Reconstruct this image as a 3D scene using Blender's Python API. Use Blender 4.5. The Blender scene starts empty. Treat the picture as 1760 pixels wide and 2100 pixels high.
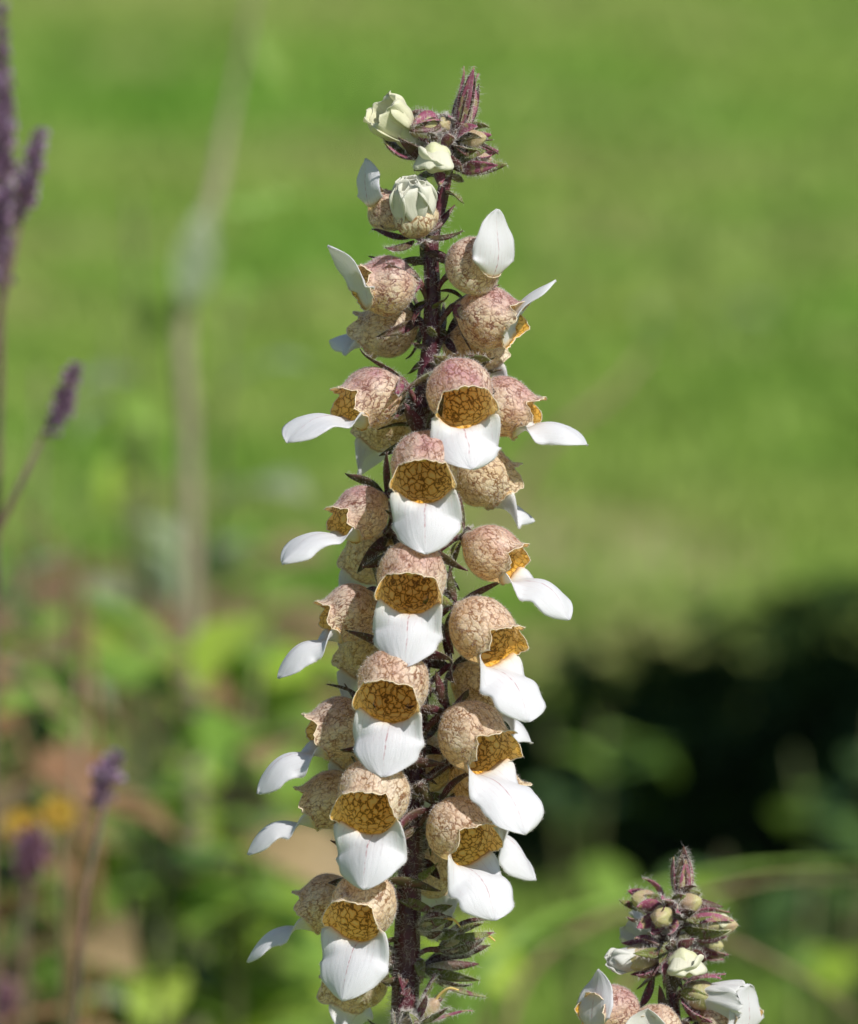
import bpy, math, random
import numpy as np
from mathutils import Vector, Matrix
random.seed(7); rng = np.random.default_rng(7)
S = bpy.context.scene
COL = S.collection
R_ = math.radians

# ------------------------------------------------------------------ camera, sky, sun, exposure
PITCH = R_(12)
FOCUS = Vector((0, 0, 0.80))
VD = Vector((0, math.cos(PITCH), -math.sin(PITCH)))      # view direction
VR = Vector((1, 0, 0))
VU = Vector((0, math.sin(PITCH), math.cos(PITCH)))
CAMP = FOCUS - VD * 1.0
cam = bpy.data.cameras.new('camera'); camo = bpy.data.objects.new('camera', cam); COL.objects.link(camo)
camo.location = CAMP; camo.rotation_euler = (math.pi / 2 - PITCH, 0, 0)
cam.sensor_fit = 'VERTICAL'; cam.sensor_height = 36; cam.sensor_width = 30.2
cam.lens = 36 / 0.21
cam.clip_start = 0.02; cam.clip_end = 2000
cam.dof.use_dof = True; cam.dof.focus_distance = 0.992; cam.dof.aperture_fstop = cam.lens / 13.5
S.camera = camo

SUN = Vector((0.50, -0.46, 0.80)).normalized()
elev = math.asin(SUN.z); az = math.atan2(SUN.x, SUN.y)
w = bpy.data.worlds.new('World'); S.world = w; w.use_nodes = True
nt = w.node_tree; nt.nodes.clear()
sky = nt.nodes.new('ShaderNodeTexSky'); sky.sky_type = 'NISHITA'; sky.sun_disc = False
sky.sun_elevation = elev; sky.sun_rotation = az
bg = nt.nodes.new('ShaderNodeBackground'); bg.inputs[1].default_value = 0.075
wo = nt.nodes.new('ShaderNodeOutputWorld')
nt.links.new(sky.outputs[0], bg.inputs[0]); nt.links.new(bg.outputs[0], wo.inputs[0])
sl = bpy.data.lights.new('sun', 'SUN'); so = bpy.data.objects.new('sun', sl); COL.objects.link(so)
sl.energy = 4.3; sl.angle = R_(0.55); sl.color = (1, 0.955, 0.89)
so.rotation_euler = SUN.to_track_quat('Z', 'Y').to_euler(); so.location = (2, -2, 4)
S.view_settings.view_transform = 'Standard'; S.view_settings.look = 'None'
S.view_settings.exposure = 0.33; S.view_settings.gamma = 1; S.view_settings.use_curve_mapping = False
S.cycles.use_denoising = True
S.cycles.max_bounces = 8; S.cycles.diffuse_bounces = 4; S.cycles.transmission_bounces = 6
S.cycles.transparent_max_bounces = 8; S.cycles.caustics_reflective = False; S.cycles.caustics_refractive = False
S.cycles.sample_clamp_indirect = 6

def P(px, py, dep=0.0):
    """a point of the place: column, row at one tenth of a millimetre each on the plane of the flower stem, dep metres behind it"""
    k = 1 + dep
    return CAMP + VD * k + VR * ((px - 880) * 1e-4 * k) + VU * ((1050 - py) * 1e-4 * k)

# ------------------------------------------------------------------ material helpers
class NB:
    def __init__(s, name):
        s.m = bpy.data.materials.new(name); s.m.use_nodes = True
        s.t = s.m.node_tree; s.t.nodes.clear()
        s.out = s.t.nodes.new('ShaderNodeOutputMaterial')
    def n(s, typ, ins=None, **kw):
        nd = s.t.nodes.new('ShaderNode' + typ)
        for k, v in kw.items(): setattr(nd, k, v)
        for k, v in (ins or {}).items():
            sock = nd.inputs[k]
            if isinstance(v, bpy.types.NodeSocket): s.t.links.new(v, sock)
            else: sock.default_value = v
        return nd
    def math(s, op, a, b=0.0, c=0.0, clamp=False):
        return s.n('Math', {0: a, 1: b, 2: c}, operation=op, use_clamp=clamp).outputs[0]
    def vmath(s, op, a, b=(0, 0, 0)):
        return s.n('VectorMath', {0: a, 1: b}, operation=op).outputs[0]
    def ramp(s, x, a, b, lo=0.0, hi=1.0):      # smoothstep
        return s.n('MapRange', {'Value': x, 'From Min': a, 'From Max': b, 'To Min': lo, 'To Max': hi}, interpolation_type='SMOOTHSTEP').outputs[0]
    def mix(s, f, a, b):
        nd = s.t.nodes.new('ShaderNodeMix'); nd.data_type = 'RGBA'
        for i, v in ((0, f), (6, a), (7, b)):
            if isinstance(v, bpy.types.NodeSocket): s.t.links.new(v, nd.inputs[i])
            else: nd.inputs[i].default_value = (v + (1,)) if isinstance(v, tuple) and len(v) == 3 else v
        return nd.outputs[2]
    def noise(s, vec, scale, detail=2.0, rough=0.5, color=False):
        nd = s.n('TexNoise', {'Vector': vec, 'Scale': scale, 'Detail': detail, 'Roughness': rough})
        return nd.outputs[1 if color else 0]
    def finish(s, color, rough=0.5, trans=0.0, tcolor=None, bump=None, bstr=0.3, bdist=0.0003, spec=0.4, sheen=0.0, coat=0.0):
        ins = {'Base Color': color, 'Roughness': rough, 'Specular IOR Level': spec, 'Sheen Weight': sheen}
        if bump is not None:
            b = s.n('Bump', {'Height': bump, 'Strength': bstr, 'Distance': bdist}); ins['Normal'] = b.outputs[0]
        if isinstance(ins['Base Color'], tuple) and len(ins['Base Color']) == 3: ins['Base Color'] = ins['Base Color'] + (1,)
        p = s.n('BsdfPrincipled', ins).outputs[0]
        if trans > 0:
            tc = tcolor if tcolor is not None else color
            if isinstance(tc, tuple) and len(tc) == 3: tc = tc + (1,)
            tr = s.n('BsdfTranslucent', {'Color': tc}).outputs[0]
            p = s.n('MixShader', {0: trans, 1: p, 2: tr}).outputs[0]
        s.t.links.new(p, s.out.inputs[0])
        return s.m

def flower_coords(b):
    tc = b.n('TexCoord').outputs['Object']
    mm = b.vmath('MULTIPLY', tc, (1000, 1000, 1000))
    oi = b.n('ObjectInfo')
    off = b.math('MULTIPLY', oi.outputs['Random'], 83.0)
    p = b.vmath('ADD', mm, b.n('CombineXYZ', {0: off, 1: off, 2: off}).outputs[0])
    return mm, p, oi

def vein_net(b, p, sx=0.48, sy=0.80, warp=1.1, lo=0.02, hi=0.16):
    wv = b.noise(p, 0.45, 2, color=True)
    wv = b.vmath('MULTIPLY', b.vmath('SUBTRACT', wv, (0.5, 0.5, 0.5)), (warp * 2,) * 3)
    wv2 = b.noise(p, 1.6, 1, color=True)
    wv2 = b.vmath('MULTIPLY', b.vmath('SUBTRACT', wv2, (0.5, 0.5, 0.5)), (0.8,) * 3)
    q = b.vmath('MULTIPLY', b.vmath('ADD', b.vmath('ADD', p, wv), wv2), (sx, sy, sy))
    d = b.n('TexVoronoi', {'Vector': q, 'Scale': 1.0}, feature='DISTANCE_TO_EDGE').outputs['Distance']
    v = b.ramp(d, lo, hi, 1.0, 0.0)
    return d, v

def mat_bell():
    """outer face beige with purple brown net, inner face golden with a dark brown net"""
    b = NB('bell_tissue'); mm, p, oi = flower_coords(b)
    sep = b.n('SeparateColor', {0: oi.outputs['Color']})
    purple = sep.outputs[0]; yellow = sep.outputs[1]
    z = b.n('SeparateXYZ', {0: mm})
    d, v = vein_net(b, p, 0.33, 0.80, 1.3, 0.02, 0.15)
    d2, v2 = vein_net(b, p, 1.0, 1.7, 0.8, 0.0, 0.14)
    n1 = b.noise(p, 0.16, 2)
    top = b.ramp(z.outputs[2], -4.0, 6.5)
    top = b.math('MULTIPLY', b.math('ADD', top, b.math('MULTIPLY', b.math('SUBTRACT', n1, 0.5), 2.2)), b.math('MULTIPLY', purple, 0.82), clamp=True)
    base = b.mix(b.ramp(n1, 0.35, 0.65), (0.95, 0.84, 0.64), (0.93, 0.74, 0.47))
    base = b.mix(yellow, base, (0.74, 0.74, 0.48))
    base = b.mix(top, base, (0.53, 0.29, 0.36))
    veinc = b.mix(purple, (0.22, 0.10, 0.04), (0.16, 0.045, 0.065))
    vm = b.ramp(b.noise(p, 0.35, 2), 0.3, 0.6, 0.35, 1.0)
    c = b.mix(b.math('MULTIPLY', v, b.math('MULTIPLY', vm, 0.98)), base, veinc)
    c = b.mix(b.math('MULTIPLY', v2, 0.20), c, veinc)
    sp = b.ramp(b.noise(p, 4.0, 1), 0.58, 0.75)
    c = b.mix(b.math('MULTIPLY', sp, 0.15), c, (0.88, 0.78, 0.66))
    # inner face
    x = z.outputs[0]
    di, vi = vein_net(b, p, 0.50, 0.74, 0.9, 0.005, 0.12)
    rim = b.ramp(x, 9.5, 13.5)
    bi = b.mix(b.ramp(di, 0.08, 0.36), (1.0, 0.50, 0.06), (1.0, 0.80, 0.38))
    bi = b.mix(b.math('MULTIPLY', rim, 0.8), bi, (0.95, 0.48, 0.03))
    ci = b.mix(b.math('MULTIPLY', vi, b.math('SUBTRACT', 0.97, b.math('MULTIPLY', rim, 0.4))), bi, (0.08, 0.022, 0.004))
    ci = b.mix(b.math('MULTIPLY', yellow, 0.9), ci, (0.80, 0.78, 0.48))
    face = b.n('NewGeometry').outputs['Backfacing']
    col = b.mix(face, c, ci)
    h = b.math('ADD', b.ramp(d, 0.0, 0.32), b.math('MULTIPLY', b.noise(p, 4.0, 2), 0.35))
    tc = b.mix(b.math('MULTIPLY', vi, 0.8), (1.0, 0.77, 0.36), (0.30, 0.11, 0.02))
    tc = b.mix(b.math('MULTIPLY', top, 0.35), tc, (0.75, 0.35, 0.25))
    return b.finish(col, 0.44, 0.43, tc, h, 0.30, 0.00018, 0.4, 0.15)

def mat_rim():
    b = NB('bell_rim')
    return b.finish((0.78, 0.66, 0.48), 0.5, 0.2)

def mat_lip():
    b = NB('petal_white')
    uv = b.n('UVMap', uv_map='uv').outputs[0]
    oi = b.n('ObjectInfo'); sep = b.n('SeparateColor', {0: oi.outputs['Color']})
    cream = sep.outputs[1]; veins = sep.outputs[2]
    s = b.n('SeparateXYZ', {0: uv}); u, v = s.outputs[0], s.outputs[1]
    rnd = b.math('MULTIPLY', oi.outputs['Random'], 31)
    p2 = b.n('CombineXYZ', {0: b.math('MULTIPLY', u, 1.2), 1: b.math('MULTIPLY', v, 2.2), 2: rnd}).outputs[0]
    wob = b.math('SUBTRACT', b.noise(p2, 2.2, 3), 0.5)
    uw = b.math('ADD', u, b.math('MULTIPLY', wob, 0.14))
    cl = b.math('ABSOLUTE', uw)
    mid = b.ramp(cl, 0.004, 0.028, 1, 0)
    gate = b.ramp(b.noise(p2, 6.5, 1), 0.38, 0.62)
    fade = b.ramp(v, 0.55, 1.0, 1, 0.0)
    mid = b.math('MULTIPLY', b.math('MULTIPLY', mid, fade), b.math('ADD', 0.35, gate))
    fan = b.math('FRACT', b.math('ADD', b.math('MULTIPLY', uw, 5.2), 0.5))
    fan = b.math('ABSOLUTE', b.math('SUBTRACT', fan, 0.5))
    side = b.math('MULTIPLY', b.ramp(fan, 0.02, 0.09, 1, 0), b.math('MULTIPLY', gate, b.ramp(v, 0.05, 0.8, 0.5, 0.0)))
    net = b.n('TexVoronoi', {'Vector': p2, 'Scale': 9.0}, feature='DISTANCE_TO_EDGE').outputs['Distance']
    netv = b.math('MULTIPLY', b.ramp(net, 0.01, 0.07, 1, 0), b.math('MULTIPLY', gate, b.ramp(v, 0.3, 1.0, 0.04, 0.16)))
    tot = b.math('MULTIPLY', b.math('ADD', b.math('ADD', b.math('MULTIPLY', mid, 0.9), b.math('MULTIPLY', side, 0.75)), netv), veins, clamp=True)
    base = b.mix(cream, (0.72, 0.73, 0.77), (0.80, 0.79, 0.52))
    base = b.mix(b.ramp(v, 0.0, 0.09, 0.85, 0.0), base, (0.80, 0.40, 0.05))
    base = b.mix(b.ramp(v, 0.02, 0.22, 0.30, 0.0), base, (0.84, 0.74, 0.42))
    c = b.mix(tot, base, (0.42, 0.16, 0.20))
    spk = b.ramp(b.noise(b.vmath('MULTIPLY', uv, (9, 16, 1)), 2.6, 1), 0.70, 0.76)
    c = b.mix(b.math('MULTIPLY', spk, 0.35), c, (0.70, 0.62, 0.38))
    ple = b.math('MULTIPLY', b.noise(b.n('CombineXYZ', {0: b.math('MULTIPLY', uw, 5.5), 1: b.math('MULTIPLY', v, 1.7), 2: rnd}).outputs[0], 1.5, 3, 0.6), 2.6)
    grn = b.noise(b.vmath('MULTIPLY', uv, (14, 26, 1)), 3.0, 3)
    h = b.math('ADD', b.math('MULTIPLY', ple, 0.6), b.math('MULTIPLY', grn, 0.8))
    return b.finish(c, 0.45, 0.36, b.mix(0.4, c, (1.0, 1.0, 0.95)), h, 0.6, 0.00016, 0.3, 0.12)

def mat_plant(name, c1, c2, c3=None, scale=0.4, rough=0.5, trans=0.15, bstr=0.4, units=1000.0, tc=None, spec=0.4):
    b = NB(name)
    co = b.n('TexCoord').outputs['Object']; oi = b.n('ObjectInfo')
    off = b.math('MULTIPLY', oi.outputs['Random'], 47.0)
    p = b.vmath('ADD', b.vmath('MULTIPLY', co, (units,) * 3), b.n('CombineXYZ', {0: off, 1: off, 2: off}).outputs[0])
    n = b.noise(p, scale, 3)
    c = b.mix(b.ramp(n, 0.32, 0.66), c1, c2)
    if c3: c = b.mix(b.ramp(b.noise(p, scale * 2.7, 2), 0.5, 0.68), c, c3)
    c = b.mix(b.math('MULTIPLY', oi.outputs['Random'], 0.35), c, c2)
    return b.finish(c, rough, trans, tc or c, b.noise(p, scale * 8, 2), bstr, 0.25 / units, spec)

M = {}
M['bell'] = mat_bell(); M['rim'] = mat_rim(); M['lip'] = mat_lip()
M['sepal'] = mat_plant('sepal_dark', (0.10, 0.115, 0.04), (0.13, 0.035, 0.05), (0.06, 0.055, 0.03), 0.22, 0.45, 0.22)
M['sepal_green'] = mat_plant('sepal_green', (0.26, 0.30, 0.08), (0.17, 0.19, 0.06), (0.20, 0.06, 0.08), 0.25, 0.45, 0.3)
M['sepal_rose'] = mat_plant('sepal_rose', (0.40, 0.14, 0.21), (0.26, 0.07, 0.12), (0.36, 0.31, 0.14), 0.22, 0.45, 0.25)
M['bud'] = mat_plant('bud_green', (0.55, 0.55, 0.24), (0.50, 0.36, 0.24), None, 0.22, 0.45, 0.3)
M['young'] = mat_plant('young_petals', (0.82, 0.82, 0.62), (0.72, 0.75, 0.45), None, 0.25, 0.45, 0.35, 0.3)
M['pedicel'] = mat_plant('pedicel', (0.14, 0.09, 0.05), (0.13, 0.03, 0.045), None, 0.5, 0.5, 0.05)
M['stem'] = mat_plant('stem_maroon', (0.10, 0.014, 0.026), (0.055, 0.012, 0.02), (0.085, 0.045, 0.03), 0.25, 0.42, 0.0, 0.7)
M['style'] = mat_plant('style', (0.75, 0.50, 0.10), (0.80, 0.62, 0.25), None, 0.6, 0.4, 0.2)
def mat_hair():
    b = NB('plant_hair')
    return b.finish((0.85, 0.82, 0.80), 0.35, 0.45, (0.95, 0.92, 0.90), spec=0.5)
M['hair'] = mat_hair()

# ------------------------------------------------------------------ mesh helpers
def new_obj(name, me, parent=None, mats=()):
    for m in mats: me.materials.append(m)
    o = bpy.data.objects.new(name, me); COL.objects.link(o)
    if parent is not None: o.parent = parent
    return o
def empty(name, loc, parent=None, size=0.01):
    o = bpy.data.objects.new(name, None); COL.objects.link(o); o.empty_display_size = size
    o.location = loc
    if parent is not None: o.parent = parent
    return o
def tag(o, label=None, cat=None, group=None, kind=None):
    if label: o['label'] = label
    if cat: o['category'] = cat
    if group: o['group'] = group
    if kind: o['kind'] = kind
    return o
def raw_mesh(name, V, quads=None, tris=None, smooth=True):
    me = bpy.data.meshes.new(name)
    V = np.asarray(V, dtype=np.float32)
    q = np.zeros((0, 4), int) if quads is None else np.asarray(quads)
    t = np.zeros((0, 3), int) if tris is None else np.asarray(tris)
    me.vertices.add(len(V)); me.vertices.foreach_set('co', V.ravel())
    nl = q.size + t.size
    me.loops.add(nl); me.loops.foreach_set('vertex_index', np.concatenate([q.ravel(), t.ravel()]).astype(np.int32))
    npoly = len(q) + len(t)
    me.polygons.add(npoly)
    st = np.concatenate([np.arange(len(q)) * 4, q.size + np.arange(len(t)) * 3]).astype(np.int32)
    me.polygons.foreach_set('loop_start', st)
    me.polygons.foreach_set('use_smooth', np.full(npoly, smooth))
    me.update(calc_edges=True); me.validate()
    return me
def grid_quads(nr, nc, wrap=False):
    r = np.arange(nr - 1)[:, None]; c = np.arange(nc if wrap else nc - 1)[None, :]
    a = r * nc + c; b = r * nc + (c + 1) % nc
    return np.stack([a, b, b + nc, a + nc], -1).reshape(-1, 4)
def grid_mesh(name, G, wrap=False, uv=None, flip=False, smooth=True):
    nr, nc = G.shape[:2]
    q = grid_quads(nr, nc, wrap)
    if flip: q = q[:, ::-1]
    me = raw_mesh(name, G.reshape(-1, 3), q, smooth=smooth)
    if uv is not None:
        l = me.uv_layers.new(name='uv')
        vi = np.empty(len(me.loops), np.int32); me.loops.foreach_get('vertex_index', vi)
        l.data.foreach_set('uv', uv.reshape(-1, 2)[vi].astype(np.float32).ravel())
    return me
def cr(ts, ys, t):
    """Catmull-Rom through (ts, ys)"""
    ts = np.asarray(ts, float); ys = np.asarray(ys, float); t = np.clip(np.asarray(t, float), ts[0], ts[-1])
    m = np.gradient(ys, ts, axis=0)
    i = np.clip(np.searchsorted(ts, t, side='right') - 1, 0, len(ts) - 2)
    h = ts[i + 1] - ts[i]; x = (t - ts[i]) / h
    sh = (x.shape + (1,)) if ys.ndim > 1 else x.shape
    x = x.reshape(sh); h = h.reshape(sh)
    return (2*x**3-3*x**2+1)*ys[i] + (x**3-2*x**2+x)*h*m[i] + (-2*x**3+3*x**2)*ys[i+1] + (x**3-x**2)*h*m[i+1]
def sstep(a, b, x):
    t = np.clip((x - a) / (b - a), 0, 1); return t * t * (3 - 2 * t)
def arr(v): return np.array([v[0], v[1], v[2]], float)
def tube(pts, rad, nseg=10, n=None, closed_tip=True, ridges=0, ridge_amp=0.0):
    """grid of a tube through pts"""
    pts = np.asarray(pts, float); k = len(pts)
    n = n or k * 4
    cl = np.concatenate([[0], np.cumsum(np.linalg.norm(np.diff(pts, axis=0), axis=1))]); ts = cl / cl[-1]; t = np.linspace(0, 1, n)
    C = cr(ts, pts, t); Rr = cr(ts, np.asarray(rad, float), t) if np.ndim(rad) else np.full(n, rad)
    T = np.gradient(C, axis=0); T /= np.linalg.norm(T, axis=1)[:, None] + 1e-12
    ref = np.array([0.0, 1.0, 0.13]) if abs(T[0][1]) < 0.8 else np.array([1.0, 0, 0.1])
    G = np.zeros((n, nseg, 3)); A = np.linspace(0, 2 * np.pi, nseg, endpoint=False)
    for i in range(n):
        s = np.cross(T[i], ref); s /= np.linalg.norm(s) + 1e-12; u = np.cross(s, T[i]); ref = u
        rr = Rr[i] * (1 + ridge_amp * np.cos(A * ridges)) if ridges else Rr[i]
        G[i] = C[i] + (np.cos(A) * rr)[:, None] * s + (np.sin(A) * rr)[:, None] * u
    return G
def tube_obj(name, pts, rad, mat, parent=None, nseg=10, n=None, ridges=0, ridge_amp=0.0):
    G = tube(pts, rad, nseg, n, ridges=ridges, ridge_amp=ridge_amp)
    G = np.concatenate([np.repeat(G[:1].mean(1, keepdims=True), nseg, 1), G, np.repeat(G[-1:].mean(1, keepdims=True), nseg, 1)])
    return new_obj(name, grid_mesh(name, G, True), parent, [mat]), G

def scatter(G, wrap, N, weight=None):
    """random points and normals on a grid surface"""
    nr, nc = G.shape[:2]; q = grid_quads(nr, nc, wrap); V = G.reshape(-1, 3)
    a, b, c, d = (V[q[:, i]] for i in range(4))
    nrm = np.cross(c - a, d - b); ar = np.linalg.norm(nrm, axis=1) + 1e-16
    pr = ar.copy()
    if weight is not None: pr *= weight(((a + c) / 2))
    pr /= pr.sum()
    i = rng.choice(len(q), N, p=pr); u = rng.random((N, 1)); v = rng.random((N, 1))
    p = (1-u)*(1-v)*a[i] + u*(1-v)*b[i] + u*v*c[i] + (1-u)*v*d[i]
    return p, nrm[i] / ar[i][:, None]
def hair_geo(Pp, Nn, length, rad, lean=(0, 0, 0), messy=0.45, curl=0.35):
    N = len(Pp)
    L = length * rng.uniform(0.45, 1.25, (N, 1))
    D = Nn + rng.normal(0, messy, (N, 3)) + np.asarray(lean, float); D /= np.linalg.norm(D, axis=1)[:, None] + 1e-9
    B = rng.normal(0, 1, (N, 3)); side = np.cross(D, B); side /= np.linalg.norm(side, axis=1)[:, None] + 1e-9
    up = np.cross(side, D)
    mid = Pp + D * L * 0.5; tip = Pp + D * L * 0.95 + side * L * rng.normal(0, curl, (N, 1))
    ang = [0, 2.0944, 4.18879]
    ring = [np.cos(x) * side + np.sin(x) * up for x in ang]
    V = np.stack([Pp - D * L * 0.03 + r * rad for r in ring] + [mid + r * rad * 0.75 for r in ring] + [tip], 1)
    base = (np.arange(N) * 7)[:, None]
    q = np.concatenate([base + np.array([[0, 1, 4, 3]]), base + np.array([[1, 2, 5, 4]]), base + np.array([[2, 0, 3, 5]])])
    t = np.concatenate([base + np.array([[3, 4, 6]]), base + np.array([[4, 5, 6]]), base + np.array([[5, 3, 6]])])
    return V.reshape(-1, 3), q, t
class Hairs:
    def __init__(s): s.V = []; s.q = []; s.t = []; s.n = 0
    def add(s, *a, **k):
        V, q, t = hair_geo(*a, **k); s.V.append(V); s.q.append(q + s.n); s.t.append(t + s.n); s.n += len(V)
    def build(s, name, parent, mat=None):
        o = new_obj(name, raw_mesh(name, np.concatenate(s.V), np.concatenate(s.q), np.concatenate(s.t)), parent, [mat or M['hair']])
        o['kind'] = 'stuff'; return o

def leaf_grid(L, W, bend=0.5, fold=0.3, twist=0.0, nl=12, nw=5, wide=0.4, tipcurl=0.0, wave=0.0, base_w=0.25):
    """lanceolate blade along +x, face up +z; bend = total turning toward -z in radians"""
    v = np.linspace(0, 1, nl); u = np.linspace(-1, 1, nw)
    a = -bend * v - tipcurl * sstep(0.7, 1, v)
    dx = np.cos(a); dz = np.sin(a); st = L / (nl - 1)
    x = np.concatenate([[0], np.cumsum(dx[:-1] * st)]); z = np.concatenate([[0], np.cumsum(dz[:-1] * st)])
    wd = cr([0, wide * 0.5, wide, (1 + wide) / 2, 0.93, 1], [base_w, 0.82, 1.0, 0.70, 0.20, 0.02], v) * W / 2
    G = np.zeros((nl, nw, 3))
    for i in range(nl):
        t = twist * v[i]
        yy = u * wd[i]; nn = np.abs(u) * wd[i] * fold + wave * W * np.sin(v[i] * 9 + u * 1.5) * np.abs(u)
        y2 = yy * math.cos(t) - nn * math.sin(t); n2 = yy * math.sin(t) + nn * math.cos(t)
        G[i, :, 0] = x[i] - n2 * math.sin(a[i]); G[i, :, 1] = y2; G[i, :, 2] = z[i] + n2 * math.cos(a[i])
    return G
def xform(G, Mx):
    A = np.array(Mx); return G @ A[:3, :3].T + A[:3, 3]
def frame(fwd, up, origin=(0, 0, 0)):
    f = Vector(fwd).normalized(); s = Vector(up).cross(f).normalized(); u = f.cross(s)
    m = Matrix((f, s, u)).transposed().to_4x4(); m.translation = Vector(origin); return m

# ------------------------------------------------------------------ the flower
MMU = 0.001
def bell_surface(rs, ns=26, nf=64, closed=0.0, ruffle=1.0, L=14.0, R=7.0):
    s = np.linspace(0, 1, ns)[:, None]; f = np.linspace(0, 2 * np.pi, nf, endpoint=False)[None, :]
    prof = cr([0, .06, .16, .32, .50, .68, .83, .93, 1.0], [1.7, 2.5, 4.3, 6.1, 6.95, 6.85, 6.15, 5.65, 5.75], s[:, 0]) / 7.0 * R
    deg = (np.degrees(f) + 180) % 360 - 180                      # 0 = top
    ad = np.abs(deg); j1, j2 = rs.uniform(-4, 4, 2)
    lobe_up = 1.15 * np.exp(-((ad - 21 + j1 * .4) / 15) ** 2) + 0.35 * np.exp(-(ad / 30) ** 2)
    lat = 1.9 * np.maximum(0, 1 - np.abs(ad - 84 - j2) / 26) ** 0.85
    notch = -0.9 * np.exp(-((ad - 52) / 9) ** 2)
    low = -0.5 * sstep(105, 130, ad)
    rim = (lobe_up + lat + notch + low) * ruffle
    ph = rs.uniform(0, 6, 4)
    rim = rim + 0.16 * np.sin(f * 17 + ph[0]) + 0.12 * np.sin(f * 29 + ph[1])
    e = sstep(0.72, 1.0, s)
    X = s * L + rim * e * (L / 13)
    flare = sstep(0.88, 1, s) * (0.05 + 0.13 * np.exp(-((ad - 84) / 24) ** 2) + 0.10 * np.exp(-((ad - 22) / 16) ** 2)) * ruffle
    r = prof[:, None] * (1 + flare) * (1 - closed * sstep(0.6, 1, s) * 0.75)
    r = r * (1 + 0.05 * np.sin(np.pi * s) * sstep(60, 170, ad))
    r = r * (1 + 0.014 * np.cos(f * 5 + ph[2]) * np.sin(np.pi * s) + 0.010 * np.sin(f * 8 + s * 7 + ph[3]) + 0.007 * np.sin(f * 13 - s * 15 + ph[1]))
    r = r - 0.16 * np.exp(-(ad / 6) ** 2) * sstep(0.1, 0.5, s)      # dorsal crease
    Y = r * np.sin(f); Z = r * np.cos(f) - 0.5 * s * s
    return np.stack([X, Y, Z], -1) * MMU

def lip_surface(G, rs, angs, L=14.0, W=7.2, half=74, conv=0.25, twist=0.0, ruf=1.0, nv=26, nu=21, bendy=0.0, tipw=1.0):
    """angs: elevation of the lip (degrees, in the flower's own frame) at 0, 1/3, 2/3, 1 of its length"""
    nf = G.shape[1]; rimrow = G[-2] * 0.65 + G[-1] * 0.35
    u = np.linspace(-1, 1, nu); v = np.linspace(0, 1, nv)
    fa = np.pi - np.radians(half) * u
    idx = fa / (2 * np.pi) * nf; i0 = np.floor(idx).astype(int) % nf; fr = (idx - np.floor(idx))[:, None]
    base = rimrow[i0] * (1 - fr) + rimrow[(i0 + 1) % nf] * fr
    c0 = base[nu // 2].copy(); boff = base - c0; boff[:, 0] *= 0.6
    ang = np.radians(cr([0, .33, .66, 1], angs, v)); st = L * MMU / (nv - 1)
    x = c0[0] + np.concatenate([[0], np.cumsum(np.cos(ang[:-1]) * st)]); z = c0[2] + np.concatenate([[0], np.cumsum(np.sin(ang[:-1]) * st)])
    wd = cr([0, .05, .12, .30, .54, .72, .85, .95, 1.0], [5.4, 6.6, 7.15, 7.4, 7.0, 5.9 * (1 + 0.3 * (tipw - 1)), 4.1 * tipw, 2.0 * tipw, 0.3], v) / 7.2 * W * 0.94 * MMU
    ph = rs.uniform(0, 6, 5); asym = rs.uniform(-0.06, 0.06)
    out = np.zeros((nv, nu, 3))
    for i in range(nv):
        b = float(sstep(0, 0.34, v[i])); by = float(sstep(0, 0.09, v[i])); t = twist * float(sstep(0, 0.5, v[i]))
        un = u * (1 + asym * u * v[i])
        yy = un * wd[i] * (1 + 0.03 * np.sin(v[i] * 19 + ph[0] + u * 2) * (np.abs(u) > .9))
        cv = conv * (1 - 0.4 * v[i])
        nn = -cv * wd[i] * un ** 2 + ruf * MMU * (0.42 * np.sin(v[i] * 8.5 + ph[1] + 1.4 * u) * np.abs(u) ** 2.2 + 0.045 * np.cos(u * 11 + ph[2]) * (1 - 0.5 * v[i]) + 0.22 * np.sin(u * 3.1 + v[i] * 5 + ph[3]))
        nn = nn + bendy * MMU * v[i] ** 2 * un
        nn = nn * b
        y2 = yy * math.cos(t) - nn * math.sin(t); n2 = yy * math.sin(t) + nn * math.cos(t)
        a = ang[i]
        tgt = np.stack([-math.sin(a) * n2, y2, math.cos(a) * n2], -1)
        off = boff * (1 - b) + tgt * b
        if b < 1: off[:, 1] = boff[:, 1] * (1 - by) + y2 * by
        out[i] = np.array([x[i], 0, z[i]]) + off
    uv = np.stack(np.meshgrid(u, v), -1)
    return out, uv

def solid(o, th, off=-1, inner=None, rim=None):
    m = o.modifiers.new('thickness', 'SOLIDIFY'); m.thickness = th; m.offset = off; m.use_even_offset = False
    if inner is not None: m.material_offset = inner
    if rim is not None: m.material_offset_rim = rim
    return m

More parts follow.
